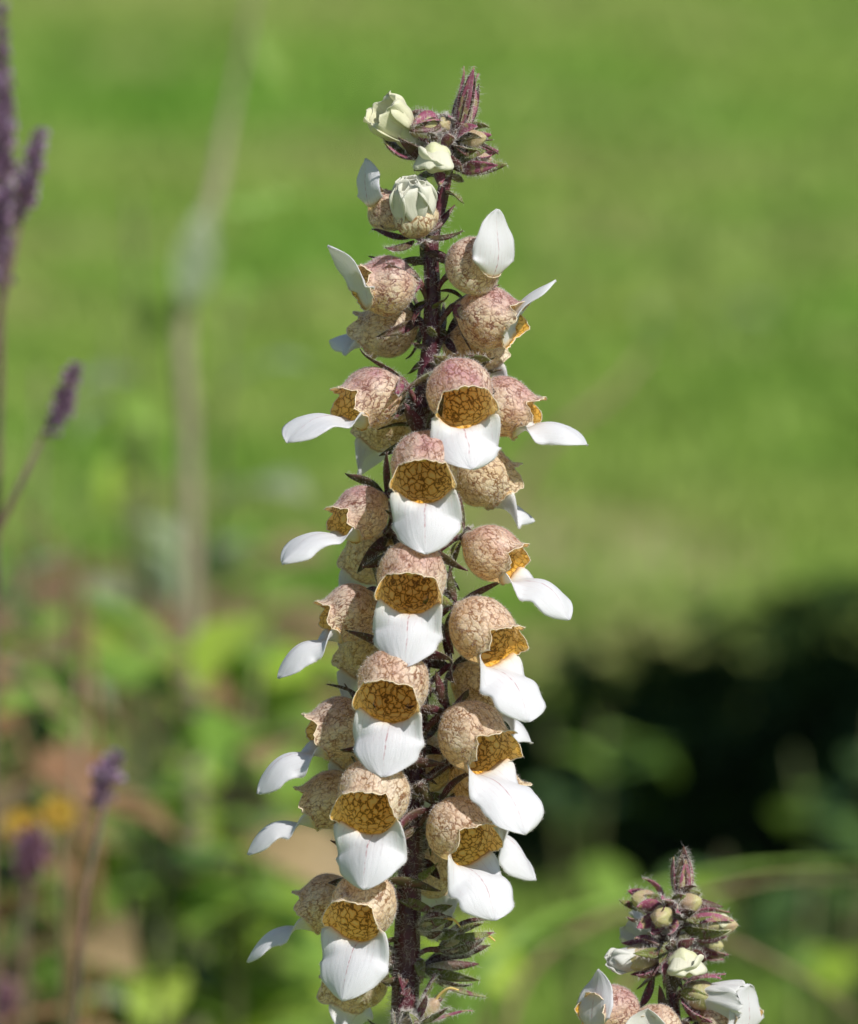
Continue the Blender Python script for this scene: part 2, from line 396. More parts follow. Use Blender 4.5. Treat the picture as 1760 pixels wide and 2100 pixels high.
def sepals(parent, rs, hairs, n=5, L=8.5, W=2.2, spread=(38, 75), kinds=('sepal',), phase=0.0, curl=(-0.5, 0.6), r0=1.2, hairden=1.0, hl=1.0, hug=None):
    for k in range(n):
        a = phase + k * 2 * math.pi / n + rs.uniform(-0.25, 0.25)
        sp = R_(rs.uniform(*spread)); radial = Vector((0, math.sin(a), math.cos(a)))
        fwd = Vector((1, 0, 0)) * math.cos(sp) + radial * math.sin(sp)
        up = -(Vector((1, 0, 0)) * math.sin(sp) - radial * math.cos(sp))
        l = L * rs.uniform(0.85, 1.2); bd = rs.uniform(*curl)
        if hug is not None and rs.uniform(0, 1) < hug: bd = abs(bd) * 0.3 + sp * 0.6
        G = leaf_grid(l * MMU, W * rs.uniform(0.8, 1.15) * MMU, bend=bd, fold=rs.uniform(0.2, 0.6), twist=rs.uniform(-0.5, 0.5), tipcurl=rs.uniform(-0.6, 0.5), nl=11, nw=5)
        G = xform(G, frame(fwd, up, radial * r0 * MMU + Vector((-0.0005, 0, 0))))
        o = new_obj('sepal', grid_mesh('sepal', G), parent, [M[kinds[k % len(kinds)]]])
        solid(o, 0.00022, 0)
        nh = int(90 * hairden)
        p, nn = scatter(G, False, nh); sgn = rng.choice([-1, 1], (nh, 1)); hairs.add(p, nn * sgn, 0.0010 * hl, 0.000022, messy=0.6)
        # fringe along both margins
        ne = int(80 * hairden); e = G[:, [0, -1]]; i = rng.integers(0, len(G) - 1, ne); sd = rng.integers(0, 2, ne); f = rng.random((ne, 1))
        pe = e[i, sd] * (1 - f) + e[i + 1, sd] * f; dirn = e[i, sd] - G[i, 2]; dirn /= np.linalg.norm(dirn, axis=1)[:, None] + 1e-9
        hairs.add(pe, dirn, 0.0012 * hl, 0.000023, messy=0.4)

def facing(phi, tilt):
    """phi: 0 toward the viewer side, +90 to the right; tilt degrees below the level"""
    h = VR * math.sin(R_(phi)) - VD * math.cos(R_(phi))
    return (h * math.cos(R_(tilt)) - VU * math.sin(R_(tilt))).normalized()

class Plant:
    def __init__(s, name, base, path, widths, label):
        s.root = empty(name, base); tag(s.root, label, 'flower', 'foxglove spikes'); s.base = Vector(base)
        s.path = path       # list of (row, column, depth) of the stem in millimetre tenths
    def loc(s, p): return Vector(p) - s.base
    def stem_at(s, row):
        rows = [q[0] for q in s.path]; col = np.interp(row, rows, [q[1] for q in s.path]); dep = np.interp(row, rows, [q[2] for q in s.path])
        return col, dep
def flower_root(plant, cx, cy, phi, tilt, roll=0.0, sc=1.0, dist=12.0, dep=None, half=6.5, name='flower'):
    col, sd = plant.stem_at(cy)
    if dep is None: dep = sd - dist * MMU * math.cos(R_(phi))
    c = P(cx, cy, dep); f = facing(phi, tilt)
    base = c - f * half * MMU * sc
    m = frame(f, VU); m = m @ Matrix.Rotation(R_(roll), 4, 'X'); m = m @ Matrix.Scale(sc, 4)
    m.translation = plant.loc(base)
    e = empty(name, (0, 0, 0), plant.root, 0.004); e.matrix_local = m
    return e, m
def pedicel(plant, e, m, cy_off=60, r=0.75, bract=True, rs=None, hairs=None, bl=9.0):
    """stalk from the stem to the calyx, and the bract under it, in the flower's frame"""
    inv = m.inverted()
    base = m.translation
    wp = plant.base + base
    row = 1050 - (wp - CAMP - VD * ((wp - CAMP).dot(VD))).dot(VU) / ((wp - CAMP).dot(VD)) * 1e4
    col, sd = plant.stem_at(row + cy_off)
    a = plant.loc(P(col, row + cy_off, sd)); f = Vector((m[0][0], m[1][0], m[2][0])).normalized()
    out = (base - a); 
    mid = a + out * 0.55 + VU * 0.0012
    pts = [inv @ a, inv @ mid, inv @ (base - f * 0.0007), inv @ (base + f * 0.0010)]
    o, G = tube_obj('pedicel', [arr(p) for p in pts], [r * MMU, r * MMU * 0.9, r * MMU * 1.3, r * MMU * 2.3], M['pedicel'], e, 9, 14)
    if hairs is not None:
        p, nn = scatter(G[1:-1], True, 110); hairs.add(p, -nn, 0.0012, 0.000021, messy=0.5); hairs.add(p, nn, 0.0009, 0.00002, messy=0.5)
    sg = rs.choice([-1, 1])
    for kb in range(2 if bract else 0):
        o3 = (inv.to_3x3() @ out).normalized(); side = Vector((rs.uniform(-.6, .1), (sg if kb else -sg) * rs.uniform(.8, 1.7), rs.uniform(-1.0, .3)))
        fwd = (o3 * 0.3 + side * 0.8).normalized()
        G = leaf_grid(bl * rs.uniform(.9, 1.25) * MMU, rs.uniform(1.9, 2.7) * MMU, bend=rs.uniform(-0.5, 0.9), fold=0.45, twist=rs.uniform(-.7, .7), tipcurl=rs.uniform(-.8, .8), nl=13)
        G = xform(G, frame(fwd, (0, 0.3 * sg, 1), inv @ (a if kb else a + out * 0.35)))
        ob = new_obj('bract', grid_mesh('bract', G), e, [M[rs.choice(['sepal', 'sepal', 'sepal_green'])]]); solid(ob, 0.00022, 0)
        p, nn = scatter(G, False, 120); hairs.add(p, nn * rng.choice([-1, 1], (120, 1)), 0.0010, 0.000022, messy=0.6)

def flower(plant, cx, cy, phi, tilt=33, angs=(-10, -50, -75, -80), roll=0, sc=1.0, purple=0.6, cream=0.0, veins=0.6, lipL=14.0, lipW=7.2, dist=12.0, dep=None,
           closed=0.0, conv=0.5, twist=0.0, ruf=1.0, ruffle=1.0, sep=('sepal',), spread=(64, 118), seed=None, hair=1.0, label=None, L=14.0, bract=True, half=7.5, seplen=10.5, hug=0.22, cyo=60, bendy=0.0, tipw=1.0):
    rs = random.Random(seed if seed is not None else int(cx * 7 + cy * 13)); 
    class RS:      # one generator for both styles of call
        uniform = staticmethod(lambda a, b, n=None: rs.uniform(a, b) if n is None else np.array([rs.uniform(a, b) for _ in range(n)])); choice = staticmethod(lambda q: rs.choice(q))
    tilt += rs.uniform(-3.5, 3.5); roll += rs.uniform(-7, 7); phi += rs.uniform(-4, 4); sc *= rs.uniform(0.95, 1.03); lipL *= rs.uniform(0.94, 1.06); conv *= rs.uniform(0.6, 1.15)
    e, m = flower_root(plant, cx, cy, phi, tilt, roll, sc, dist, dep, half)
    if label: e['label'] = label
    H = Hairs()
    G = bell_surface(RS, closed=closed, ruffle=ruffle * rs.uniform(0.8, 1.25), L=L * rs.uniform(0.94, 1.04), R=rs.uniform(6.6, 7.15))
    me = grid_mesh('bell', G, True, flip=True)
    o = new_obj('bell', me, e, [M['bell']]); o.color = (purple, cream, veins, 1)
    nfr = G.shape[1]; rimc = np.concatenate([G[-1], G[-1, :1]]); Tn = np.roll(G[-1], -1, 0) - np.roll(G[-1], 1, 0); Tn /= np.linalg.norm(Tn, axis=1)[:, None]; On = G[-1] - G[-2]; On /= np.linalg.norm(On, axis=1)[:, None]; Wn = np.cross(Tn, On); A8 = np.linspace(0, 6.2832, 6, endpoint=False)
    RG = G[-1][None] + 0.00013 * (np.cos(A8)[:, None, None] * On[None] + np.sin(A8)[:, None, None] * Wn[None])
    RG = np.concatenate([RG, RG[:1]]); new_obj('bell_rim', grid_mesh('bell_rim', RG, True), e, [M['rim']])
    p, nn = scatter(G, True, int(2600 * hair)); H.add(p, -nn, 0.0006, 0.000021, lean=(0.3, 0, 0), messy=0.45)
    # fringe on the rim
    nr = int(150 * hair); i = rng.integers(0, G.shape[1], nr); pr = G[-1, i]; dr = G[-1, i] - G[-3, i]; dr /= np.linalg.norm(dr, axis=1)[:, None]
    H.add(pr, dr, 0.0005, 0.000016, messy=0.5)
    if angs is not None:
        la = [a + tilt for a in angs]
        LG, uv = lip_surface(G, RS, la, lipL, lipW, conv=conv, twist=twist, ruf=ruf, bendy=bendy, tipw=tipw)
        ol = new_obj('lip', grid_mesh('lip', LG, False, uv), e, [M['lip']]); ol.color = (0, cream, veins, 1)
        solid(ol, 0.00022, 0)
        ne = int(260 * hair); eb = LG[:, [0, -1]]; i = rng.integers(2, len(LG) - 1, ne); sd = rng.integers(0, 2, ne); f = rng.random((ne, 1))
        pe = eb[i, sd] * (1 - f) + eb[np.minimum(i + 1, len(LG) - 1), sd] * f; dd = eb[i, sd] - LG[i, 10]; dd /= np.linalg.norm(dd, axis=1)[:, None] + 1e-9
        H.add(pe, dd, 0.00055, 0.000019, messy=0.6)
        p, nn = scatter(LG[3:], False, int(260 * hair)); H.add(p, nn * rng.choice([-1, 1], (len(p), 1)), 0.00022, 0.000013, messy=0.6)
    # style with its stigma under the upper lip
    if cream < 0.4:
        ox, oG = tube_obj('style', [arr(q) for q in (Vector((0.002, 0, 0.003)), Vector((0.006, 0, 0.0052)), Vector((0.0105, 0, 0.0046)), Vector((0.0122, 0, 0.0040)))], [0.0003, 0.0003, 0.0004, 0.0009], M['style'], e, 8, 14)
    sepals(e, RS, H, 5, seplen, 2.7, spread, sep, phase=RS.uniform(0, 1), hairden=hair, hug=hug)
    pedicel(plant, e, m, cyo, 0.75, bract, RS, H)
    H.build('hair', e)
    return e

def bud(plant, cx, cy, phi, tilt, L=7.0, R=2.6, sc=1.0, n=6, sepl=8.5, sepw=3.4, spread=(40, 56), kinds=('sepal_rose', 'sepal'), dist=6.0, dep=None, body='bud', tip=None, seed=0, roll=0, curl=(0.75, 1.15), name='bud', cyo=35, bract=True, hair=1.0, style=False):
    rs = random.Random(seed or int(cx * 3 + cy * 5))
    class RS: uniform = staticmethod(lambda a, b, n=None: rs.uniform(a, b) if n is None else np.array([rs.uniform(a, b) for _ in range(n)])); choice = staticmethod(lambda q: rs.choice(q))
    e, m = flower_root(plant, cx, cy, phi, tilt, roll, sc, dist, dep, L / 2, name)
    H = Hairs()
    s = np.linspace(0, 1, 16)[:, None]; f = np.linspace(0, 2 * np.pi, 28, endpoint=False)[None, :]
    prof = cr([0, .12, .35, .6, .82, .94, 1], [0.45, .72, 1.0, .95, .62, .34, 0.02], s[:, 0])[:, None] * R
    r = prof * (1 + 0.07 * np.cos(5 * f + 1) + 0.02 * np.sin(9 * f + 5 * s))
    G = np.stack([s * L + 0 * f, r * np.sin(f), r * np.cos(f)], -1) * MMU
    o = new_obj('bud_body' if body == 'bud' else 'young_petals', grid_mesh('bud_body', G, True, flip=True), e, [M[body]])
    o.color = (0.25, 0.55, 0.5, 1)
    p, nn = scatter(G, True, int(330 * hair)); H.add(p, -nn, 0.0007, 0.000018, messy=0.5)
    if style:
        tube_obj('style', [(0.004, 0, 0), (0.0075, 0, 0.0004), (0.0098, 0, -0.0003), (0.0108, 0.0003, -0.0018)], [0.0003, 0.0003, 0.00026, 0.00016], M['style'], e, 8, 14)
    if tip:                                       # white petal tips pushing out: two or three folded lobes
        tl, tw, ta, tcol = tip[:4]; nl_ = tip[4] if len(tip) > 4 else 3; st_ = tip[5] if len(tip) > 5 else 0.45; a0 = tip[6] if len(tip) > 6 else 0.0
        for k in range(nl_):
            a = a0 + k * 6.283 / nl_ + rs.uniform(-.3, .3)
            Gl = petal_lobe(tl * rs.uniform(.85, 1.1), tw, rs, ruf=0.18 if tl < 6.5 else 0.5 if tl < 8 else 0.75, bend=0.9 if tl < 8 else rs.uniform(-0.1, 0.3))
            rad = Vector((0, math.sin(a), math.cos(a)))
            fw = Vector((1, 0, 0)) * math.cos(R_(ta)) + rad * math.sin(R_(ta))
            Gl = xform(Gl, frame(fw, rad, Vector((L * st_ * MMU, 0, 0)) + rad * R * (0.75 - 0.12 * (k % 2)) * MMU))
            uv = np.stack(np.meshgrid(np.linspace(-1, 1, Gl.shape[1]), np.linspace(0.3, 0.9, Gl.shape[0])), -1)
            ol = new_obj('petal', grid_mesh('petal', Gl, False, uv), e, [M['lip']]); ol.color = (0, tcol, 0.25, 1); solid(ol, 0.0002, 0)
    sepals(e, RS, H, n, sepl, sepw, spread, kinds, phase=RS.uniform(0, 1), curl=curl, r0=R * 0.42, hairden=hair, hl=1.1)
    pedicel(plant, e, m, cyo, 0.6, bract, RS, H, 8.0)
    H.build('hair', e)
    return e
def petal_lobe(L, W, rs, nl=14, nw=11, ruf=0.5, bend=0.9):
    G = leaf_grid(L * MMU, W * MMU, bend=bend, fold=0.0, nl=nl, nw=nw, wide=0.6, base_w=0.5)
    v = np.linspace(0, 1, nl)[:, None]; u = np.linspace(-1, 1, nw)[None, :]
    wd = cr([0, .2, .5, .8, .94, 1], [.5, .72, .95, 1.0, .86, .62], v[:, 0])[:, None] * W / 2 * MMU
    a, b = rs.uniform(0, 6), rs.uniform(0, 6)
    G[..., 1] = u * wd * (1 + 0.04 * np.sin(9 * v + a))
    rr = ruf * MMU * v * (np.sin(u * 5.5 + a) * 0.7 + 0.5 * np.sin(u * 9 + b + 3 * v))
    G[..., 2] += rr - (u ** 2) * wd * 0.35; G[..., 0] += 0.4 * MMU * v * np.sin(u * 6 + b) - 0.9 * MMU * v * u ** 2
    return G

def make_stem(plant, pts, rad, hairy, lean=(0, 0, 0)):
    loc = [arr(plant.loc(p)) for p in pts]
    o, G = tube_obj('stem', loc, rad, M['stem'], plant.root, 20, 300, ridges=6, ridge_amp=0.07)
    H = Hairs(); zmin = (plant.loc(P(880, 2250))).z
    p, nn = scatter(G[1:-1], True, hairy, weight=lambda c: np.where(c[:, 2] > zmin, 1.0, 0.02) * (1 + 1.2 * sstep(0.80, 0.70, c[:, 2] + plant.base.z)))
    H.add(p, -nn, 0.0019, 0.000026, messy=0.4); 
    H.add(p[::3], -nn[::3], 0.0028, 0.000024, messy=0.5)
    H.build('hair', o)
    return o

# ------------------------------------------------------------------ ground, lawn, soil
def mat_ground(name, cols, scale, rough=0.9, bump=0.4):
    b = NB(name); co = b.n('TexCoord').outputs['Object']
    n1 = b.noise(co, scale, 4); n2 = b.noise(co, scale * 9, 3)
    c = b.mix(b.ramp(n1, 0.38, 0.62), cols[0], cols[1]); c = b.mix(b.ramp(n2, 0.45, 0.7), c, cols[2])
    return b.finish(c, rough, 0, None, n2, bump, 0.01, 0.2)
gm = mat_ground('lawn_soil', [(0.15, 0.24, 0.045), (0.22, 0.28, 0.08), (0.24, 0.22, 0.10)], 2.2)
def sheet(name, pts, z, mat, kind='structure'):
    n = len(pts); c = np.mean(pts, 0)
    V = [(c[0], c[1], z)] + [(p[0], p[1], z) for p in pts]
    me = raw_mesh(name, V, None, [(0, i + 1, (i + 1) % n + 1) for i in range(n)], smooth=False)
    return tag(new_obj(name, me, None, [mat]), kind=kind)
sheet('ground', [(-300, -300), (300, -300), (300, 300), (-300, 300)], 0.0, gm)
def blob(cx, cy, rx, ry, n=40, seed=0, rot=0.0):
    r = random.Random(seed); ph = [r.uniform(0, 6) for _ in range(3)]
    out = []
    for i in range(n):
        a = i * 2 * math.pi / n; k = 1 + 0.12 * math.sin(2 * a + ph[0]) + 0.08 * math.sin(3 * a + ph[1]) + 0.05 * math.sin(7 * a + ph[2])
        x, y = rx * k * math.cos(a), ry * k * math.sin(a)
        out.append((cx + x * math.cos(rot) - y * math.sin(rot), cy + x * math.sin(rot) + y * math.cos(rot)))
    return out
def on_ground(px, py, z=0.0):
    d = VD + VR * ((px - 880) * 1e-4) + VU * ((1050 - py) * 1e-4); k = (z - CAMP.z) / d.z
    return CAMP + d * k
def ray_y(px, py, y):
    d = VD + VR * ((px - 880) * 1e-4) + VU * ((1050 - py) * 1e-4); return CAMP + d * ((y - CAMP.y) / d.y)
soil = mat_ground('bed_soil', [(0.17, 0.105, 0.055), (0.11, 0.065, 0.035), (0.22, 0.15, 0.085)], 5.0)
shade_dark = mat_ground('painted_shade', [(0.014, 0.012, 0.008), (0.010, 0.010, 0.007), (0.018, 0.014, 0.009)], 9.0)  # near-black ground colour, deep shade put into the albedo
bed_pts = blob(-0.98, 3.22, 0.92, 0.42, seed=3)
sheet('flower_bed', bed_pts, 0.004, soil)
patch_pts = blob(0.16, 3.55, 0.16, 0.20, seed=9)
sheet('bare_patch', patch_pts, 0.006, mat_ground('dry_turf', [(0.26, 0.23, 0.11), (0.22, 0.24, 0.09), (0.20, 0.25, 0.07)], 8.0))
shade_pts = blob(1.42, 2.67, 1.43, 0.55, seed=5, rot=0.11)
sheet('shade_patch', shade_pts, 0.008, shade_dark)  # dark sheet laid where the shrub's shade falls, to paint it blacker
def inside(pts, X, Y):
    pts = np.asarray(pts); x0, y0 = pts[:, 0], pts[:, 1]; x1, y1 = np.roll(x0, -1), np.roll(y0, -1)
    c = np.zeros(len(X), bool)
    for a, b, d, e in zip(x0, y0, x1, y1):
        hit = ((b > Y) != (e > Y)) & (X < (d - a) * (Y - b) / (e - b + 1e-12) + a); c ^= hit
    return c
def mat_grass(name, c1, c2, c3, scale=1.3, trans=0.35):
    b = NB(name); co = b.n('TexCoord').outputs['Object']
    n1 = b.noise(co, scale, 3, 0.6); n2 = b.noise(co, scale * 3.1, 3); n3 = b.noise(co, 60.0, 1)
    n4 = b.noise(b.vmath('MULTIPLY', co, (0.7, 1.5, 1.0)), 1.7, 2)
    c = b.mix(b.ramp(n1, 0.36, 0.60), c1, c2); c = b.mix(b.ramp(n2, 0.53, 0.72), c, c3)
    c = b.mix(b.math('MULTIPLY', b.ramp(n3, 0.4, 0.7), 0.4), c, c2)
    c = b.mix(b.ramp(n4, 0.50, 0.66, 0.0, 0.45), c, c3)
    c = b.mix(b.ramp(n4, 0.46, 0.34, 0.0, 0.4), c, (0.14, 0.34, 0.035))
    return b.finish(c, 0.55, trans, None, None, spec=0.25)
def blades(name, X, Y, z0, L, W, mat, label=None, lean=0.5, col=None):
    N = len(X); th = rng.uniform(0, 2 * np.pi, N); ln = rng.uniform(0, lean, N) ; a2 = rng.uniform(0, 2 * np.pi, N)
    L = L * rng.uniform(0.5, 1.3, N); W = W * rng.uniform(0.7, 1.3, N)
    sx, sy = np.cos(th) * W / 2, np.sin(th) * W / 2
    hx, hy = np.cos(a2) * L * ln, np.sin(a2) * L * ln
    z = np.full(N, z0) if np.isscalar(z0) else z0
    V = np.stack([np.stack([X - sx, Y - sy, z], -1), np.stack([X + sx, Y + sy, z], -1),
                  np.stack([X + sx * .8 + hx * .35, Y + sy * .8 + hy * .35, z + L * .55], -1), np.stack([X - sx * .8 + hx * .35, Y - sy * .8 + hy * .35, z + L * .55], -1),
                  np.stack([X + hx, Y + hy, z + L * (1 - ln * .45)], -1)], 1).reshape(-1, 3)
    b = (np.arange(N) * 5)[:, None]
    me = raw_mesh(name, V, b + np.array([[0, 1, 2, 3]]), b + np.array([[3, 2, 4]]))
    return tag(new_obj(name, me, None, [mat]), label, kind='stuff')
N = 230000
Y = 1.8 + (13.5 - 1.8) * rng.random(N) ** 1.5; X = rng.uniform(-1, 1, N) * (0.9 + 0.22 * Y)
keep = ~inside(bed_pts, X + rng.normal(0, .06, N), Y + rng.normal(0, .06, N)) & ~inside(shade_pts, X + rng.normal(0, .04, N), Y + rng.normal(0, .04, N))
keep &= ~(inside(patch_pts, X, Y) & (rng.random(N) < 0.8))
X, Y = X[keep], Y[keep]
blades('lawn_grass', X, Y, 0.0, 0.028 + 0.012 * rng.random(len(X)), 0.006 + 0.0012 * Y, mat_grass('grass_blades', (0.215, 0.42, 0.055), (0.34, 0.475, 0.10), (0.50, 0.49, 0.21), trans=0.45, scale=0.8),
       'short mown lawn grass in sunlight behind the flowers', lean=0.9)

# ------------------------------------------------------------------ shrub at the right whose shade falls on the ground, and near-black leaves deepening it
def leaf_cloud(name, C, Nn, size, mat, parent=None, ratio=0.5, kind='stuff', upb=0.5):
    N = len(C); D = rng.normal(0, 1, (N, 3)); D[:, 2] *= 0.5; D /= np.linalg.norm(D, axis=1)[:, None]
    up = rng.normal(0, 1, (N, 3)) + np.array([0, 0, upb * 2]); S_ = np.cross(D, up); S_ /= np.linalg.norm(S_, axis=1)[:, None]; U = np.cross(S_, D)
    s = (size * rng.uniform(0.6, 1.3, N))[:, None]
    V = np.stack([C - D * s * .5, C + S_ * s * ratio * .5 + U * s * .06, C + D * s * .5 - U * s * .12, C - S_ * s * ratio * .5 + U * s * .06], 1).reshape(-1, 3)
    b = (np.arange(N) * 4)[:, None]
    me = raw_mesh(name, V, b + np.array([[0, 1, 2, 3]]), None)
    o = new_obj(name, me, parent, [mat]); 
    if kind: o['kind'] = kind
    return o
m_shade_leaf = mat_plant('shade_dark_leaf', (0.018, 0.042, 0.009), (0.032, 0.062, 0.014), None, 9.0, 0.8, 0.10, 0.2, 1.0, spec=0.1)  # leaf colour darkened so the shaded area comes out near black
m_bark = mat_plant('bark', (0.10, 0.08, 0.06), (0.06, 0.045, 0.035), None, 30.0, 0.8, 0.0, 0.5, 1.0)
def shrub(label, cx, cy, rx, ry, h, n, size, name='shrub', seed=0, mat=None, cat='shrub', z0=0.0):
    root = empty(name, (cx, cy, 0)); tag(root, label, cat)
    r = random.Random(seed)
    cl = []
    for k in range(16):
        a, q = r.uniform(0, 6.28), r.uniform(0.1, 0.95) ** 0.6; z = r.uniform(0.15, 0.92) * h
        k2 = math.sqrt(max(0.1, 1 - (z / h) ** 3)); tip = (rx * q * math.cos(a) * k2, ry * q * math.sin(a) * k2, z)
        tube_obj('branch', [(tip[0] * .05, tip[1] * .05, 0), (tip[0] * .4, tip[1] * .4, z * .55), tip], [0.014, 0.009, 0.003], m_bark, root, 6, 8)
        cl.append(tip)
    cl = np.array(cl); i = rng.integers(0, len(cl), n)
    C = cl[i] + rng.normal(0, 1, (n, 3)) * np.array([rx, ry, h * .5]) * 0.22
    C[:, 2] = np.clip(C[:, 2], 0.02, h * 1.08); C = C[C[:, 0] > -rx * 0.90]
    leaf_cloud('foliage', C, None, size, mat or m_shade_leaf, root)
    return root
shrub('tall dark evergreen shrub at the right that shades the ground', 1.25, 2.12, 0.92, 0.34, 1.05, 26000, 0.065, 'evergreen_shrub', 4)
# low leaves over the shade patch, coloured near black to deepen the shade
N = 16000; X = rng.uniform(-0.1, 2.6, N); Y = rng.uniform(2.2, 3.5, N); k = inside(shade_pts, X, Y); X, Y = X[k], Y[k]
tag(leaf_cloud('shade_leaves', np.stack([X, Y, 0.02 + rng.random(len(X)) * 0.10], -1), None, 0.045, m_shade_leaf), 'low leaf layer at the right, coloured near black to deepen the shade', kind='stuff')

# ------------------------------------------------------------------ blurred plants of the bed behind
def mleaf(name, c1, c2, trans=0.35): return mat_plant(name, c1, c2, None, 25.0, 0.5, trans, 0.2, 1.0)
LM = {'green': mleaf('leaf_green', (0.16, 0.30, 0.045), (0.23, 0.37, 0.06)), 'lime': mleaf('leaf_lime', (0.28, 0.44, 0.04), (0.36, 0.48, 0.06)),
      'dark': mleaf('leaf_deep', (0.06, 0.125, 0.03), (0.08, 0.155, 0.035), 0.2), 'grey': mleaf('leaf_grey', (0.27, 0.36, 0.20), (0.33, 0.38, 0.24)),
      'rust': mleaf('leaf_rust', (0.36, 0.19, 0.10), (0.28, 0.17, 0.09)), 'tan': mleaf('leaf_tan', (0.42, 0.31, 0.17), (0.33, 0.24, 0.13))}
m_stalk = mat_plant('stalk_green', (0.10, 0.13, 0.04), (0.14, 0.14, 0.06), None, 60.0, 0.6, 0.0, 0.2, 1.0)
m_dry = mat_plant('stalk_dry', (0.30, 0.21, 0.14), (0.23, 0.15, 0.10), None, 60.0, 0.7, 0.0, 0.2, 1.0)
leafmesh = {}
def shared_leaf(kind, L, W, var):
    key = (kind, L, W, var)
    if key not in leafmesh:
        G = leaf_grid(L, W, bend=0.5 + 0.35 * var, fold=0.25, twist=0.3 * (var - 1), nl=8, nw=4, wide=0.45, wave=0.03, base_w=0.15)
        me = grid_mesh('leaf', G); me.materials.append(LM[kind]); leafmesh[key] = me
    return leafmesh[key]
def leafy(name, label, px, py, dist, kinds, n=14, L=0.05, W=0.025, spread=0.09, height=0.22, cat='plant', seed=0, group=None, stalk=None, nst=3):
    """a leafy plant whose top stands at column px, row py, dist metres from the camera"""
    r = random.Random(seed + int(px) + int(py)); top = P(px, py, dist - 1.0)
    root = empty(name, (top.x, top.y, 0)); tag(root, label, cat, group or 'leafy weeds in the bed and on the lawn')
    tips = []
    for k in range(nst):
        t = (r.uniform(-spread, spread) * .7, r.uniform(-spread, spread) * .7, top.z * r.uniform(0.88, 1.0) if k else top.z)
        tube_obj('stem', [(0, 0, 0), (t[0] * .3, t[1] * .3, t[2] * .5), t], [0.003, 0.0025, 0.0012], stalk or m_stalk, root, 6, 8)
        tips.append(t)
    for k in range(n):
        t = tips[k % nst]; f = r.uniform(1 - min(0.95, height / max(top.z, .05)), 1.0)
        q = 0.3 * min(1, f / .5) + 0.7 * max(0, (f - .5) / .5)
        a = r.uniform(0, 6.28); el = r.uniform(-0.3, 0.9)
        o = bpy.data.objects.new('leaf', shared_leaf(r.choice(kinds), L, W, r.randint(0, 2))); COL.objects.link(o); o.parent = root
        fw = Vector((math.cos(a) * math.cos(el), math.sin(a) * math.cos(el), math.sin(el)))
        mm = frame(fw, (r.uniform(-.3, .3), r.uniform(-.3, .3), 1), (t[0] * q, t[1] * q, t[2] * f)); o.matrix_local = mm @ Matrix.Scale(r.uniform(0.7, 1.3), 4)
    return root
leafy('leafy_plant', 'grey green leafy plant left of the pale stalk, uppermost of the bed', 330, 400, 2.3, ['grey', 'green'], 14, .05, .024, .05, .20)
leafy('leafy_plant', 'tall green weed at the left edge with a dark lower half', 20, 780, 1.9, ['dark', 'green'], 12, .05, .03, .04, .16)
leafy('leafy_plant', 'pale green weed in front of the lawn left of the pale stalk', 240, 880, 2.5, ['green', 'grey', 'lime'], 16, .05, .025, .07, .2)
leafy('leafy_plant', 'blue green leaved plant near the left edge over bare soil', 80, 1120, 1.9, ['grey', 'green'], 4, .05, .022, .02, .05)
leafy('leafy_plant', 'rust brown withered plant at the left edge', 50, 1200, 1.75, ['rust', 'tan', 'rust', 'green'], 34, .05, .022, .06, .16, stalk=m_dry)
leafy('leafy_plant', 'withered brown plant left of the lower flowers', 470, 1190, 2.9, ['rust', 'tan', 'green'], 26, .06, .03, .10, .16, stalk=m_dry)
leafy('leafy_plant', 'brown and green weed under the pale stalk foot', 300, 1120, 3.0, ['tan', 'rust', 'green'], 24, .06, .03, .10, .2, stalk=m_dry)
leafy('leafy_plant', 'mixed green weed hiding the foot of the pale stalk', 390, 1230, 1.9, ['green', 'lime', 'tan', 'green'], 30, .05, .03, .055, .22)
leafy('leafy_plant', 'reddish brown weed right of the pale stalk foot', 560, 1240, 2.4, ['rust', 'tan', 'green'], 26, .05, .03, .07, .16, stalk=m_dry)
leafy('leafy_plant', 'bright green bushy weed above the lower left lawn', 300, 1560, 1.9, ['green', 'lime', 'dark'], 30, .045, .03, .07, .2)
leafy('leafy_plant', 'lime green low weed at the bottom edge left of the long spike', 560, 2000, 1.9, ['lime', 'green'], 26, .05, .025, .08, .12)
leafy('leafy_plant', 'light green low weed at the bottom edge of the left half', 330, 2010, 1.85, ['lime', 'green', 'lime'], 26, .05, .025, .07, .12)
leafy('leafy_plant', 'bright green broad leaf standing over brown weeds', 375, 1320, 2.2, ['lime', 'green'], 4, .07, .032, .02, .08)
leafy('leafy_plant', 'mid green leafy plant low at the left, behind the purple flower head', 160, 1440, 2.0, ['green', 'tan', 'green'], 22, .05, .028, .07, .14)
leafy('leafy_plant', 'green weed with yellow green leaves close to the lower left flowers', 520, 1440, 2.3, ['green', 'lime', 'dark'], 34, .045, .028, .08, .20)
leafy('leafy_plant', 'lime green weed with round leaves left of the lowest flowers', 530, 1630, 2.1, ['lime', 'green'], 16, .04, .03, .05, .10)
leafy('leafy_plant', 'dark green plant in the shaded gap of the bed', 400, 1600, 2.3, ['dark', 'green', 'dark'], 46, .05, .03, .10, .28)
leafy('leafy_plant', 'round leaved green plant low in the middle of the bed', 430, 1700, 1.9, ['green', 'lime'], 12, .035, .028, .05, .08)
leafy('leafy_plant', 'green and tan weed at the lower left below the yellow flowers', 190, 1740, 1.8, ['green', 'tan', 'dark'], 28, .045, .02, .07, .20)
leafy('leafy_plant', 'dark leaved weed in the lower left corner', 60, 1830, 1.75, ['dark', 'green', 'grey'], 26, .04, .02, .05, .16)
leafy('leafy_plant', 'dark green tuft at the bottom left of the lawn', 250, 1960, 2.0, ['dark', 'green'], 14, .06, .02, .06, .10)
